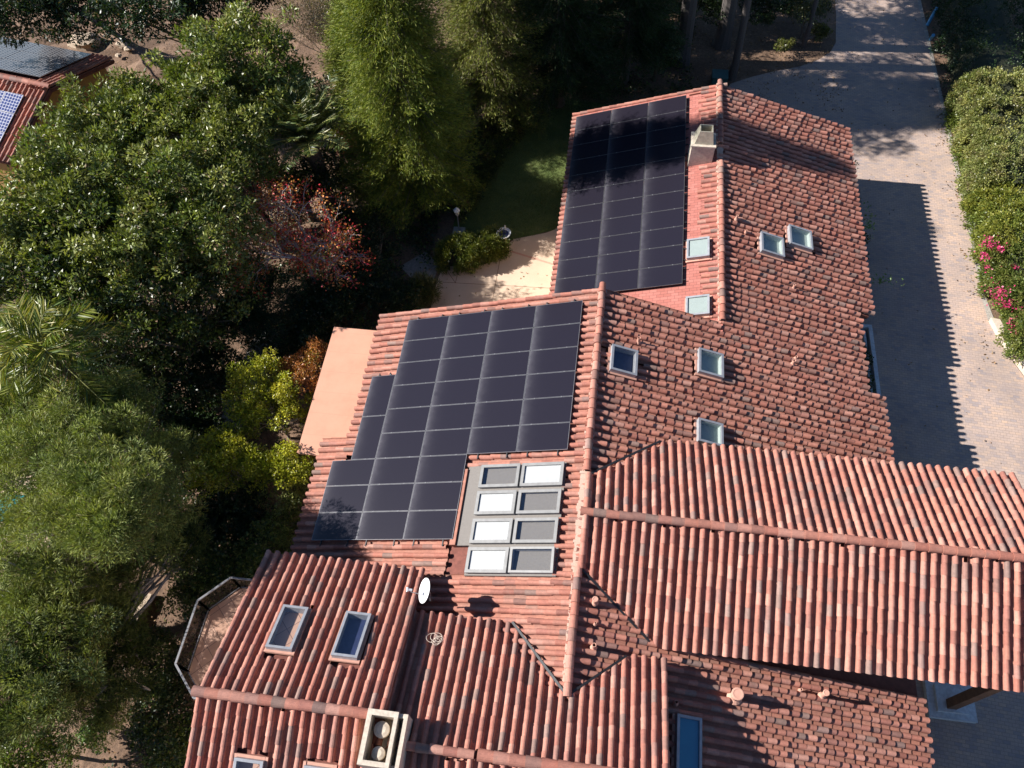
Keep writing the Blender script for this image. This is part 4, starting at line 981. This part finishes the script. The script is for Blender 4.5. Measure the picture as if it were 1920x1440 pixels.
bare_tree('dry_shrub', 'tall dry tan shrub of bare twigs left of the bright conifer', 'shrub', 655, 150, .3, [(-.6,.2,1),(.3,.3,1),(-.2,.7,1),(-.9,.2,.8),(0,-.2,1),(-.5,.8,1),(.1,.1,1)], 1.6, .04, 6, (.38,.31,.25), [(.44,.36,.25),(.36,.31,.17),(.50,.41,.31),(.28,.26,.10)], 30000, .14, .02, .24, spread=.4, up=.25, ratio=.76)

# shrubs
def shrub(name, label, blobs, pal, n=60, cr=.3, nl=70, L=.09, W=.045, mat='leaf', cat='shrub', group=None, k=8, bark=(.20,.16,.13), **kw):
    c = np.mean([b[0] for b in blobs], axis=0); tg = thing(name, (c[0],c[1],0), label, cat, group); mb = MB()
    cents = crown(mb, blobs, n, cr, nl, L, W, pal, **kw); mb.build('foliage', M[mat], tg)
    mb = MB(); limbs(mb, (c[0],c[1],-.1), (c[0],c[1],max(.3,c[2]*.5)), cents, .07, k, bark, .12); mb.build('stems', M['bark'], tg)
    return tg
shrub('juniper', 'yellow green shrub left of the flat salmon patio roof', [blob(480,720,3.0,1.0), blob(520,765,2.9,1.05), blob(465,790,2.8,.8), blob(560,760,2.5,.7)], YELG, 130, .26, 120, .10, .05, k=20, bark=(.40,.36,.32), inner=.6)
shrub('juniper', 'yellow green shrub beside the bare dirt patch', [blob(420,850,3.2,.95), blob(395,895,3.0,.8), blob(470,875,2.9,.75)], YELG, 110, .26, 110, .10, .05, k=18, bark=(.40,.36,.32), inner=.6)
shrub('juniper', 'small yellow green shrub against the western eave', [blob(540,875,2.9,.8), blob(500,880,2.8,.55)], YELG, 70, .26, 110, .10, .05, k=12, bark=(.40,.36,.32))
shrub('orange_shrub', 'orange and rust coloured shrub tucked beside the salmon patio roof', [blob(572,712,2.8,.65), blob(592,665,2.6,.55), blob(550,690,2.5,.5)], [(.42,.16,.05),(.48,.22,.08),(.26,.10,.03),(.20,.16,.02),(.36,.12,.03)], 70, .24, 80, .09, .05)
shrub('green_shrub', 'leafy green shrub under the shaded western eave', [blob(545,945,2.0,1.0), blob(520,1000,2.0,.9), blob(500,1050,2.0,.8)], GREEN, 90, .3, 100, .10, .05)
shrub('green_shrub', 'leafy green shrub beside the corner of the balcony', [blob(400,1080,1.8,.9), blob(360,1120,1.5,.8), blob(455,1060,1.8,.7)], GREEN+DARK, 90, .3, 90, .11, .06)
shrub('round_shrub', 'dark rounded shrub below the red leaved tree', [blob(520,570,1.8,1.5,1.5), blob(500,620,1.5,1.2)], [(.015,.040,.018),(.02,.05,.02)], 150, .3, 120, .08, .03, mat='needle')
shrub('round_shrub', 'dark shrub right of the red leaved tree', [blob(700,450,1.3,1.0), blob(735,400,1.3,1.1), blob(690,510,1.2,.9)], DARK, 110, .3, 90, .09, .05)
shrub('flowering_shrub', 'green shrub with a few pink flowers right of the feather palm', [blob(670,240,2.2,1.0), blob(700,300,2.0,1.1), blob(650,290,1.8,.8)], GREEN+OLIVE+[(.45,.03,.10)], 110, .3, 80, .11, .06)
shrub('green_shrub', 'yellowish leafy shrub above the red leaved tree', [blob(660,350,1.8,.9), blob(700,370,1.5,.8), blob(640,330,1.6,.6)], OLIVE+[(.17,.17,.03)], 80, .28, 80, .10, .06)
shrub('green_shrub', 'shaded shrub under the bright conifer', [blob(780,310,1.4,1.2), blob(830,290,1.2,1.0), blob(800,370,1.2,1.0)], DARK+OLIVE[:1], 110, .3, 90, .11, .06)
shrub('green_shrub', 'sunlit pale leaved shrub at the end of the garden hedge', [blob(1028,165,1.6,.75)], [(.10,.15,.04),(.14,.18,.06)], 40, .25, 90, .11, .05)
shrub('green_shrub', 'silvery shrub at the back corner of the lawn', [blob(965,150,1.8,.95), blob(940,185,1.4,.7)], [(.09,.12,.05),(.13,.16,.08)], 60, .26, 90, .11, .05)
shrub('grass_clump', 'dark spiky clump at the western corner of the patio', [blob(800,545,.6,.7,.6)], [(.05,.07,.015),(.09,.10,.02)], 40, .25, 90, .28, .02, cat='grass')
shrub('green_shrub', 'dark shrub between the garden path and the patio', [blob(760,560,.8,1.0,.7), blob(720,560,.9,.9,.7)], DARK, 70, .3, 80, .10, .05)
shrub('leafy_shrub', 'yellow green weedy shrub in the bottom left corner', [blob(50,1360,3,1.2), blob(100,1410,2.6,.9), blob(20,1420,2.6,1.0)], [(.12,.17,.02),(.17,.20,.03),(.08,.12,.02)], 110, .28, 90, .10, .06)
shrub('leafy_shrub', 'dark ivy covered shrub left of the bottom roof edge', [blob(300,1300,1.2,1.1), blob(310,1400,1.2,1.0), blob(280,1220,1.2,.9)], DARK+GREEN[:1], 130, .3, 80, .11, .06)
shrub('leafy_shrub', 'small bright leaved plant beside the dirt slope at the bottom left', [blob(175,1375,.8,.45), blob(190,1350,.8,.35)], [(.12,.20,.05),(.08,.14,.03)], 24, .2, 60, .12, .07)
shrub('planter_shrub', 'dark shrub growing between the north wing and the driveway', [((10.95,20.0,1.4),(.5,1.2,.9)),((10.95,16.5,1.5),(.5,1.6,.9)),((10.9,13.7,1.2),(.45,.9,.8))], DARK+[(.03,.06,.02)], 110, .25, 80, .10, .05)
shrub('planter_shrub', 'dark plant growing inside the white edged planter', [((10.9,11.0,.9),(.5,1.0,.6)),((10.9,9.2,.9),(.45,.8,.5))], DARK, 70, .22, 80, .10, .05)
mb = MB(); P = np.array([11.55,17.6,2.3])+rng.normal(0,1,(70,3))*np.array([.16,.45,.12]); leaves(mb, P, rng.normal(0,1,(70,3)), .14, .08, np.tile([(.12,.20,.05)],(70,1)))
o = mb.build('vine_shoots', M['leaf']); tag(o, 'bright vine shoots past the eastern eave, level with the two high roof windows', 'vine', 'vine shoots along the eastern eave'); mb = MB()
P = np.array([11.9,14.3,2.2])+rng.normal(0,1,(60,3))*np.array([.35,.08,.1]); leaves(mb, P, rng.normal(0,1,(60,3)), .14, .08, np.tile([(.12,.20,.06)],(60,1)))
o = mb.build('vine_shoots', M['leaf']); tag(o, 'bright horizontal vine shoot reaching over the driveway shadow', 'vine', 'vine shoots along the eastern eave')
bare_tree('small_tree', 'small scraggly shaded tree at the end of the driveway bed', 'tree', 1500, 70, .8, [(-.4,.3,1),(.5,.3,1),(0,-.4,1)], .8, .03, 4, (.16,.13,.11), [(.05,.07,.02),(.09,.09,.02)], 2600, .11, .05, .16)
shrub('leafy_shrub', 'olive weeds catching sun beside the driveway at the top', [blob(1540,60,.5,.6,.35), blob(1470,85,.6,.5,.35)], [(.09,.11,.02),(.12,.12,.03)], 44, .2, 70, .10, .05)
shrub('leafy_shrub', 'small bright plant at the foot of the left grey trunk', [blob(1255,112,.4,.55,.3)], [(.09,.13,.02),(.12,.15,.03)], 20, .2, 60, .12, .06)

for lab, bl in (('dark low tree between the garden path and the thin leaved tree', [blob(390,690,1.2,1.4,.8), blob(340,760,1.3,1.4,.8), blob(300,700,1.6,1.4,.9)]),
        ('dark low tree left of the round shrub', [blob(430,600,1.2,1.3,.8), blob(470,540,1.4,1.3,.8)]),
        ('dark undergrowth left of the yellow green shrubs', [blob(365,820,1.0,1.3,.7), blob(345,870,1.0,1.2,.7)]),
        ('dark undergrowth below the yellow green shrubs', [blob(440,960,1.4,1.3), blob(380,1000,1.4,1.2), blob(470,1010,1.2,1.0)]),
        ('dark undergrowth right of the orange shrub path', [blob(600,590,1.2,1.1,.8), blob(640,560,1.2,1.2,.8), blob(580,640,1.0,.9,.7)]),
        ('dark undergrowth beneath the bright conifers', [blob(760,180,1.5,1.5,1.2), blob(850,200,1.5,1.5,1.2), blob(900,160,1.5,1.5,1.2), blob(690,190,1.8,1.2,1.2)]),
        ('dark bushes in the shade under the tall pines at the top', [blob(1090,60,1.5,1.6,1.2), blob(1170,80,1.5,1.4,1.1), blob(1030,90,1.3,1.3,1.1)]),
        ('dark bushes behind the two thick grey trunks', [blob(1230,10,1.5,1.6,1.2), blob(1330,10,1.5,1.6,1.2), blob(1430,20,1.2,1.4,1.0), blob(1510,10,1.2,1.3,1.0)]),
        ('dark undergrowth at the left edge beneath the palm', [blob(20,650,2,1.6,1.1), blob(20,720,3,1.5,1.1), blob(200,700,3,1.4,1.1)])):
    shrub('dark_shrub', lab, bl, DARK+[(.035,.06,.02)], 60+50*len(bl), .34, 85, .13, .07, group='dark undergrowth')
# pines at the lower left
def pine(label, base, blobs, n, k=30, pal=PINE, group='pines at the lower left', cr=.36, nl=235):
    tg = thing('pine_tree', (base[0],base[1],0), label, 'tree', group); mb = MB()
    cents = crown(mb, blobs, int(n*1.7), cr, nl, .17, .022, pal, outward=1.3, upb=.5, flat=.7, inner=.3, jit=.45, zmin=-.5); mb.build('crown', M['needle'], tg)
    mb = MB(); top = np.mean([b[0] for b in blobs],axis=0); fork = np.array([base[0],base[1],0])*.3+top*.7; limbs(mb, (base[0],base[1],-.1), fork, cents, .26, k*2, (.36,.31,.28), .45); mb.build('trunk', M['bark'], tg)
pine('largest fluffy pine, its sunlit top left of the yellow green shrubs', gb(150,930,5), [blob(205,790,4.6,2.2,1.0), blob(80,850,6.4,2.2,1.1), blob(260,870,4.0,1.8,.9), blob(40,780,5.6,1.9,1.0), blob(150,940,7.7,1.9,1.1), blob(290,955,5.9,1.3,.8), blob(225,950,8.0,1.35,.8), blob(205,985,8.2,1.2,.7)], 430, 70)
pine('pine below the largest one with dead grey limbs showing', gb(120,1120,4), [blob(60,1010,5.6,1.8,1.0), blob(170,1080,3.0,1.9,1.0), blob(60,1140,4.4,1.8,1.0), blob(250,1020,3.0,1.4,.8), blob(190,1170,2.4,1.5,.8)], 290, 70)
pine('shaded pine towards the bottom left corner', gb(120,1260,3), [blob(100,1250,4.6,1.8,1.0), blob(200,1270,2.4,1.5,.8), blob(20,1290,5,1.6,1.0), blob(335,1020,2.4,1.1,.7)], 230, 40, pal=PINE+DARK)

# hedges
def hedge_thing(name, label, pts, w, h, pal, group=None, n=900, nl=26, L=.11, W=.055, mat='leaf', flowers=None, cat='hedge', core=True):
    pts = np.array(pts, float); c = pts.mean(0); tg = thing(name, (c[0],c[1],0), label, cat, group)
    seg = np.linalg.norm(np.diff(pts,axis=0),axis=1); cum = np.concatenate([[0],np.cumsum(seg)])
    s = rng.uniform(0,cum[-1],n); P = np.stack([np.interp(s,cum,pts[:,0]),np.interp(s,cum,pts[:,1])],1)
    i = np.clip(np.searchsorted(cum,s)-1,0,len(seg)-1); T = (pts[i+1]-pts[i])/seg[i][:,None]; Nn_ = np.stack([T[:,1],-T[:,0]],1)
    q = rng.uniform(-1,1,n); ang = q*pi/2*1.1; a = np.sign(np.sin(ang))*np.abs(np.sin(ang))**.6; z = h*np.clip(np.abs(np.cos(ang)),0,1)**.45
    z = z*(1+.14*np.sin(s*1.3)+.10*np.sin(s*3.1+a*2)+.08*np.sin(s*7.3+a*5)); a = a*(1+.12*np.sin(s*2.1)+.08*np.sin(s*5.7)); C = np.stack([P[:,0]+Nn_[:,0]*a*w/2, P[:,1]+Nn_[:,1]*a*w/2, z],1)
    C += rng.normal(0,.07,C.shape); mb = MB(); idx = np.repeat(np.arange(n),nl); m = len(idx)
    d = rdir(m); out = C-np.stack([P[:,0],P[:,1],np.full(n,h*.4)],1); out /= np.linalg.norm(out,axis=1)[:,None]
    LP_ = C[idx]+d*rng.uniform(0,.24,(m,1)); D = out[idx]*.6+d*.7+rng.normal(0,.4,(m,3)); pal = np.array(pal)
    cc = rng.integers(0,len(pal),n); col = pal[cc][idx]*.6+pal[rng.integers(0,len(pal),m)]*.4; leaves(mb, LP_, D, L, W, col*rng.uniform(.65,1.35,(m,1)))
    mb.build('foliage', M[mat], tg)
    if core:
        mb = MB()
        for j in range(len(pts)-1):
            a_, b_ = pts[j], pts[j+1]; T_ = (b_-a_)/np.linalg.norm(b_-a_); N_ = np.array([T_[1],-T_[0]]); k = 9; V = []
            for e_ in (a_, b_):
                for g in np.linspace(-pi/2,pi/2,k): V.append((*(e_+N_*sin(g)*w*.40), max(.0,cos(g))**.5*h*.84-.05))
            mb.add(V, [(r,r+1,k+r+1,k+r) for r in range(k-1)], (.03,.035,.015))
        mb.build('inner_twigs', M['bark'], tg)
    if flowers:
        for (fx,fy,fz,fr,fn) in flowers:
            fn = int(fn*.7); mb = MB(); Q = np.array([fx,fy,fz])+rng.normal(0,1,(fn,3))*np.array([fr*1.35,fr*1.35,fr*.5])*rng.uniform(.3,1,(fn,1)); leaves(mb, Q, rng.normal(0,1,(fn,3))+np.array([0,0,.5]), .10, .08, np.array([(.50,.03,.13),(.58,.08,.20),(.40,.03,.10)])[rng.integers(0,3,fn)])
            mb.build('flower_cluster', M['leaf'], tg)
HG = 'hedges along the driveway'
GG = [(.16,.20,.05),(.20,.23,.07),(.12,.16,.05),(.23,.24,.09),(.17,.14,.07)]
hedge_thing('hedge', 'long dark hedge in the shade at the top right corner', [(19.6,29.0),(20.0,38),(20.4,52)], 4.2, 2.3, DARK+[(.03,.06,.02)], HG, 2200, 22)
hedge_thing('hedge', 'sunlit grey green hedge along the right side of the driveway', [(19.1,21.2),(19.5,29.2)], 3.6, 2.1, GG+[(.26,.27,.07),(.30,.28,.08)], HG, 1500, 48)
hedge_thing('hedge', 'brighter yellow green part of the hedge in the middle of the right side', [(18.9,17.2),(19.2,21.6)], 3.4, 1.8, [(.15,.18,.03),(.20,.22,.035),(.11,.15,.03),(.25,.24,.04)], HG, 850, 48)
fl = [(*at(1855,455,1.8),.22,110),(*at(1845,480,1.6),.15,60),(*at(1875,465,1.7),.15,60),(*at(1872,550,1.5),.28,190),(*at(1885,570,1.4),.18,80),(*at(1900,605,1.2),.18,60),(*at(1910,620,1.1),.12,40),(*at(1905,500,1.5),.12,30),(*at(1850,500,1.4),.12,40),(*at(1915,575,1.3),.15,40)]
hedge_thing('bougainvillea', 'sprawling shrub with bright pink flowers at the right edge by the driveway', [(19.3,12.2),(18.9,14.6),(18.7,17.6)], 3.0, 1.5, [(.10,.14,.03),(.15,.18,.035),(.08,.12,.025),(.20,.20,.05)], None, 800, 44, flowers=fl, cat='flowering shrub')
hedge_thing('low_weeds', 'thin strip of low weeds where the hedge meets the paving', [(17.45,16.5),(17.45,21),(17.5,28.5)], .5, .45, [(.13,.16,.03),(.09,.13,.02)], None, 330, 30, cat='weeds', core=False)
pg = lambda u,v,z=.9: tuple(at(u,v,z)[:2])
hedge_thing('garden_hedge', 'low clipped hedge curving round the edge of the sunny patio', [pg(828,462),pg(850,470),pg(890,462),pg(920,448),pg(938,440)], 1.25, 1.0, [(.08,.11,.015),(.12,.14,.02),(.055,.08,.012),(.17,.17,.03)], 'clipped hedges in the garden', 520, 60, .08, .045)
hedge_thing('garden_hedge', 'narrow shaded hedge dividing the lawn from the planting', [pg(870,380,.6),pg(900,330,.6),pg(950,255,.6),pg(985,205,.6)], .7, .8, DARK+OLIVE[:1], 'clipped hedges in the garden', 420, 50, .09, .05)
hedge_thing('garden_hedge', 'shaded shrub border behind the narrow hedge', [pg(835,395,.8),pg(860,330,.8),pg(910,260,.8),pg(950,225,.8)], 1.6, 1.0, DARK+OLIVE[:2]+[(.12,.07,.03)], 'clipped hedges in the garden', 500, 50, .11, .06)

# ground cover in the beds
def scatter(name, regs, n, pal, L, W, label, cat='ground cover', hmax=.25):
    mb = MB(); pal = np.array(pal)
    for (x0,x1,y0,y1,fr) in regs:
        m = int(n*fr); P = np.stack([rng.uniform(x0,x1,m),rng.uniform(y0,y1,m),np.zeros(m)],1)
        k = (np.sin(P[:,0]*1.7+1)*np.cos(P[:,1]*1.3)+.5*np.sin(P[:,0]*3.9+P[:,1]*2.7)+rng.normal(0,.5,m)) > -.15; P = P[k]; m = len(P)
        P[:,2] = rng.uniform(.02,hmax,m)*(1+.8*np.sin(P[:,0]*2.2)*np.sin(P[:,1]*1.9)); leaves(mb, P, rng.normal(0,1,(m,3))*np.array([1,1,.4])+np.array([0,0,.2]), L, W, pal[rng.integers(0,len(pal),m)]*rng.uniform(.6,1.4,(m,1)))
    o = mb.build(name, M['leaf']); tag(o, label, cat, kind='stuff')
scatter('ground_cover', [(-26,-12.5,-1,18,.42),(-15,-10.7,-12,0,.18),(-14,-8.2,9,24,.22),(-6,4,27.5,36,.12),(11.9,17.0,100,101,0)], 90000, DARK+GREEN[:1], .14, .08, 'low dark ivy and ground cover under the trees', hmax=.35)
scatter('fallen_leaves', [(-32,-12.5,-12,34,.5),(-13,-8,10,30,.15),(3,12,27.5,40,.12),(16.5,17.1,12,30,.012),(11,17,5,40,.012),(-7.3,-2.5,9,16,.006)], 26000, [(.22,.13,.06),(.16,.09,.04),(.30,.20,.10)], .10, .06, 'dry fallen leaves on the bare soil', 'fallen leaves', .03)
mb = MB(); m = 46000; P = np.stack([rng.uniform(-7.3,5,m),rng.uniform(15.3,29,m),np.full(m,.01)],1)
k = (P[:,0] > -7.2+.1*(P[:,1]-15)) & (P[:,1] > 16.6+.55*(P[:,0]+4.6).clip(-2,2.4)) & ~((P[:,0] > -1.7) & (P[:,1] < 22.6)); P = P[k]; m = len(P)
leaves(mb, P, rng.normal(0,.4,(m,3))+np.array([0,0,1]), .08, .02, np.array([(.07,.11,.02),(.10,.13,.03),(.14,.14,.05)])[rng.integers(0,3,m)]*rng.uniform(.7,1.3,(m,1)))
tag(mb.build('grass', M['leaf']), 'short grass of the shaded lawn behind the north wing', 'grass', kind='stuff')

# ================================================================== GARDEN OBJECTS
b = np.array([-4.80,16.46,.02]); bb = thing('bird_bath', b, 'white fluted stone bird bath at the edge of the sunny patio', 'bird bath')
mb = MB(); mb.lathe(b, [(.20,0),(.20,.05),(.15,.08),(.10,.16),(.085,.35),(.12,.52),(.085,.66),(.10,.76),(.16,.80)], 20); mb.build('pedestal', plain('aged_marble', (.52,.42,.34), .8), bb)
mb = MB(); n = 72; th = np.arange(n)*2*pi/n
prof = [(.08,.79),(.22,.83),(.33,.92),(.345,.945),(.325,.945),(.29,.90),(.20,.865),(.001,.855)]
V = []
for i,(r,z) in enumerate(prof):
    amp = .010 if 1 <= i <= 6 else 0
    for a in th: V.append((b[0]+(r+amp*cos(18*a))*cos(a), b[1]+(r+amp*cos(18*a))*sin(a), b[2]+z+ (amp*1.3*cos(18*a) if 4<i<7 else 0)))
mb.add(V, [(i*n+j,i*n+(j+1)%n,(i+1)*n+(j+1)%n,(i+1)*n+j) for i in range(len(prof)-1) for j in range(n)]); mb.build('bowl', M['marble'], bb)
mb = MB(); mb.lathe((b[0]+.02,b[1]+.31,b[2]+.94), [(.03,0),(.045,.05),(.03,.10),(.02,.13),(.024,.16),(.001,.18)], 10); mb.build('finial', M['marble'], bb)
mb = MB(); mb.lathe((b[0],b[1],b[2]+.885), [(.24,0),(.001,0.001)], 24); mb.build('water', M['dark'], bb)
l = np.array([-7.08,17.0,0]); lp = thing('garden_lamp', l, 'grey garden lantern on a short post set on a stone block', 'lamp')
mb = MB(); mb.box(l[0]-.30,l[0]+.26,l[1]-.55,l[1]+.22,0,.30); mb.box(l[0]-.26,l[0]+.22,l[1]-.5,l[1]+.18,.30,.34); mb.build('base_block', M['stone'], lp)
mb = MB(); mb.tube([(l[0],l[1],.3),(l[0],l[1],1.35)], [.035,.028], 10); mb.lathe((l[0],l[1],.34), [(.09,0),(.05,.08),(.035,.2)], 12); mb.build('post', M['lamp'], lp)
mb = MB(); mb.lathe((l[0],l[1],1.35), [(.05,0),(.09,.05),(.13,.30),(.12,.31)], 6); mb.build('lantern_glass', plain('frosted', (.5,.5,.48), .4), lp)
mb = MB(); mb.lathe((l[0],l[1],1.66), [(.17,0),(.16,.04),(.09,.12),(.03,.15),(.02,.2),(.001,.21)], 6); mb.build('lantern_cap', M['white'], lp)
# planter ledge beside the house
pl = thing('planter', (11.4,11.3,0), 'pale blue edged planter ledge under the notch in the eastern eave', 'planter')
mb = MB(); mb.box(10.25,11.85,13.0,13.15,0,.5); mb.box(11.70,11.86,9.0,12.995,0,.5); mb.build('outer_ledge', M['planter'], pl)
mb = MB(); mb.box(10.3,11.55,12.80,12.90,0,.42); mb.box(11.48,11.58,9.0,12.795,0,.42); mb.build('inner_ledge', M['planter'], pl)
# utility box, blue pipes
ub = thing('utility_box', (5.2,30.0,0), 'dark teal utility box behind the ridge of the north wing', 'utility box')
p = at(1350,142,.5); mb = MB(); mb.box(p[0]-.4,p[0]+.4,p[1]-.35,p[1]+.35,0,.55); mb.build('cabinet', M['teal'], ub); mb = MB(); mb.box(p[0]-.43,p[0]+.43,p[1]-.38,p[1]+.38,.555,.62); mb.build('lid', M['teal'], ub)
for (a,bq,lab) in (((1738,48),(1757,14),'long blue pipe leaning at the edge of the hedge'),((1745,74),(1750,66),'short blue pipe end lying by the hedge')):
    pa, pb = at(*a,.25), at(*bq,1.0); o = MB().tube([pa,pb],[.09,.09],10).build('blue_pipe', M['bluepipe']); tag(o, lab, 'pipe', 'blue pipes by the hedge')
# retaining wall and rocks
rw = thing('retaining_wall', (-15,-3,0), 'short broken pale retaining edge beside the bare dirt at the lower left', 'retaining wall')
mb = MB(); a, c = at(278,1112,.25), at(236,1192,.25); d = c-a; nn = np.array([-d[1],d[0],0])/np.linalg.norm(d)*.13
for i in range(7):
    mb.obox(a+d*i/7-nn+np.array([0,0,-.5]), d/7*.97, 2*nn, (0,0,.5+rng.normal(0,.03)))
mb.build('edge_blocks', M['rock'], rw)
def rock(label, u, v, s, grp):
    p = at(u,v,.1); mb = MB(); n, k = 10, 6; V = []
    for i in range(k+1):
        for j in range(n):
            ph = pi*i/k; a = 2*pi*j/n; r = s*(1+rng.normal(0,.12)); V.append((p[0]+r*sin(ph)*cos(a)*1.3, p[1]+r*sin(ph)*sin(a), p[2]+r*.6*cos(ph)))
    mb.add(V, [(i*n+j,i*n+(j+1)%n,(i+1)*n+(j+1)%n,(i+1)*n+j) for i in range(k) for j in range(n)]); tag(mb.build('rock', M['rock'], None), label, 'rock', grp)
rock('big brown boulder with a dark shadow near the neighbour roof corner', 160, 78, .75, 'rocks on the bare dirt')
rock('pale rock on the dirt right of the neighbour roof', 228, 83, .28, 'rocks on the bare dirt'); rock('smaller pale stone beside the other rocks on the dirt', 240, 92, .2, 'rocks on the bare dirt'); rock('tiny pale stone lowest on the bare dirt by the neighbour roof', 222, 104, .16, 'rocks on the bare dirt')
o = MB().tube([at(282,1050,2.2),at(330,1066,2.1),at(400,1076,1.9)],[.05,.04,.02],6).build('dead_branch', plain('pale_wood', (.55,.50,.46), .8)); tag(o, 'long pale dead branch above the balcony corner', 'branch')

# ================================================================== NEIGHBOUR HOUSE
nh = thing('neighbour_house', at(100,160,0), 'yellow walled house with clay tile roof at the top left edge', 'house')
cNE, rE, cSE = at(212,108,3.0), at(92,163,4.35), at(20,306,3.0)
u = at(0,68,3.0)-cNE; u[2] = 0; u /= np.linalg.norm(u)           # away along the ridge
Lh = 14
# make the gable square to the ridge line
def sq(p): return p - u*np.dot(p-cNE, u)
rE2 = rE.copy(); cS2 = cSE.copy()
mb = MB(); deck(mb, [rE2, rE2+u*Lh, cNE+u*Lh, cNE]); deck(mb, [rE2, rE2+u*Lh, cS2+u*Lh, cS2]); mb.build('roof', M['under'], nh)
gN = rE2-cNE; lN = np.linalg.norm(gN); gS = rE2-cS2; lS = np.linalg.norm(gS)
frn = slope(cNE, u, gN); frs = slope(cS2, u, gS)
def sheared(fr, S, Lg):   # keep tiles parallel to the rake
    return fr
mb = MB(); 
tiles(mb, (cNE, u, gN/lN, frn[3]), Lh, lN-.1, lambda x,y: (((np.stack([x,y],1)-cNE[:2])@u[:2]) < 1.3) , pitch=.27)
tiles(mb, (cS2, u, gS/lS, frs[3]), Lh, lS-.1, lambda x,y: (((np.stack([x,y],1)-cS2[:2])@u[:2]) < 9), pitch=.27)
ridge_tiles(mb, rE2+u*Lh+np.array([0,0,.05]), rE2+np.array([0,0,.05]), r=.14)
mb.build('roof_tiles', M['tile'], nh)
mb = MB(); i = u*.5; w = [cNE+i+gN*.08, rE2+i, cS2+i+gS*.08]
poly = [(w[0]*[1,1,0]),(w[0]-[0,0,.3]),(w[1]-[0,0,.3]),(w[2]-[0,0,.3]),(w[2]*[1,1,0])]
P = np.array(poly); Q = P+u*(Lh-1); k = 5; mb.v.append(P); mb.f.append(np.array([[0,1,2,3,4]])+mb.n); mb.c.append(np.ones((5,3))); mb.n += 5
mb.add(np.vstack([P,Q]), [(0,1,6,5),(4,9,8,3)]); mb.build('wall', M['ystucco'], nh)
mb = MB(); mb.obox(cNE-[0,0,.28]+u*.02, gN, u*.05, (0,0,.16)); mb.obox(rE2-[0,0,.28]+u*.02, -gS, u*.05, (0,0,.16)); mb.build('bargeboard', M['rust'], nh)
rows = ['lowest','middle','top']
def narray(c0, gd, lg, start, cols, nm, grp, la, lb):
    A_ = gd/lg; N3 = np.cross(A_, u); N3 = N3 if N3[2] > 0 else -N3
    N3 /= np.linalg.norm(N3)
    for r in range(3):
        for c in range(cols):
            panel('solar_panel', c0 + A_*(.35+r*la) + u*(start+c*lb) + N3*.12, A_, u, N3, la, lb, f'neighbour roof solar panel, {nm} slope, {rows[r]} row, {num[c]} from the gable end', grp, mat='angle_grey_cells' if nm == 'far' else 'bcells')  # far slope's grey at this viewing angle is put into its cell colour
narray(cNE, gN, lN, .95, 5, 'far', 'solar panels on the neighbouring roof', (lN-.9)/3, 1.65)
narray(cS2, gS, lS, .95, 3, 'near', 'solar panels on the neighbouring roof', (lS-1.1)/3, 1.05)

# ================================================================== LIGHT
w = bpy.data.worlds.new('World'); SC.world = w; w.use_nodes = True; nt = w.node_tree
sky = nt.nodes.new('ShaderNodeTexSky'); sky.sky_type = 'NISHITA'; sky.sun_disc = False
EL, sunv = radians(35.4), np.array([-1.40, -.05, 1.0])
sky.sun_elevation = EL; sky.sun_rotation = math.atan2(sunv[0], sunv[1]); sky.altitude = 800; sky.air_density = .9; sky.dust_density = .05; sky.ozone_density = 4.0
bg = nt.nodes['Background']; nt.links.new(sky.outputs[0], bg.inputs[0]); bg.inputs[1].default_value = .058
ld = bpy.data.lights.new('sun', 'SUN'); ld.energy = 5.0; ld.angle = radians(.55); ld.color = (1, .95, .90)
lo = bpy.data.objects.new('sun', ld); COL.objects.link(lo); lo.rotation_euler = mathutils.Vector(sunv).to_track_quat('Z','Y').to_euler(); lo.location = (-40,0,40)
SC.view_settings.view_transform = 'Standard'; SC.view_settings.look = 'None'; SC.view_settings.exposure = 1.07; SC.view_settings.gamma = 1
SC.cycles.max_bounces = 6; SC.cycles.transparent_max_bounces = 8; SC.cycles.caustics_reflective = False; SC.cycles.caustics_refractive = False
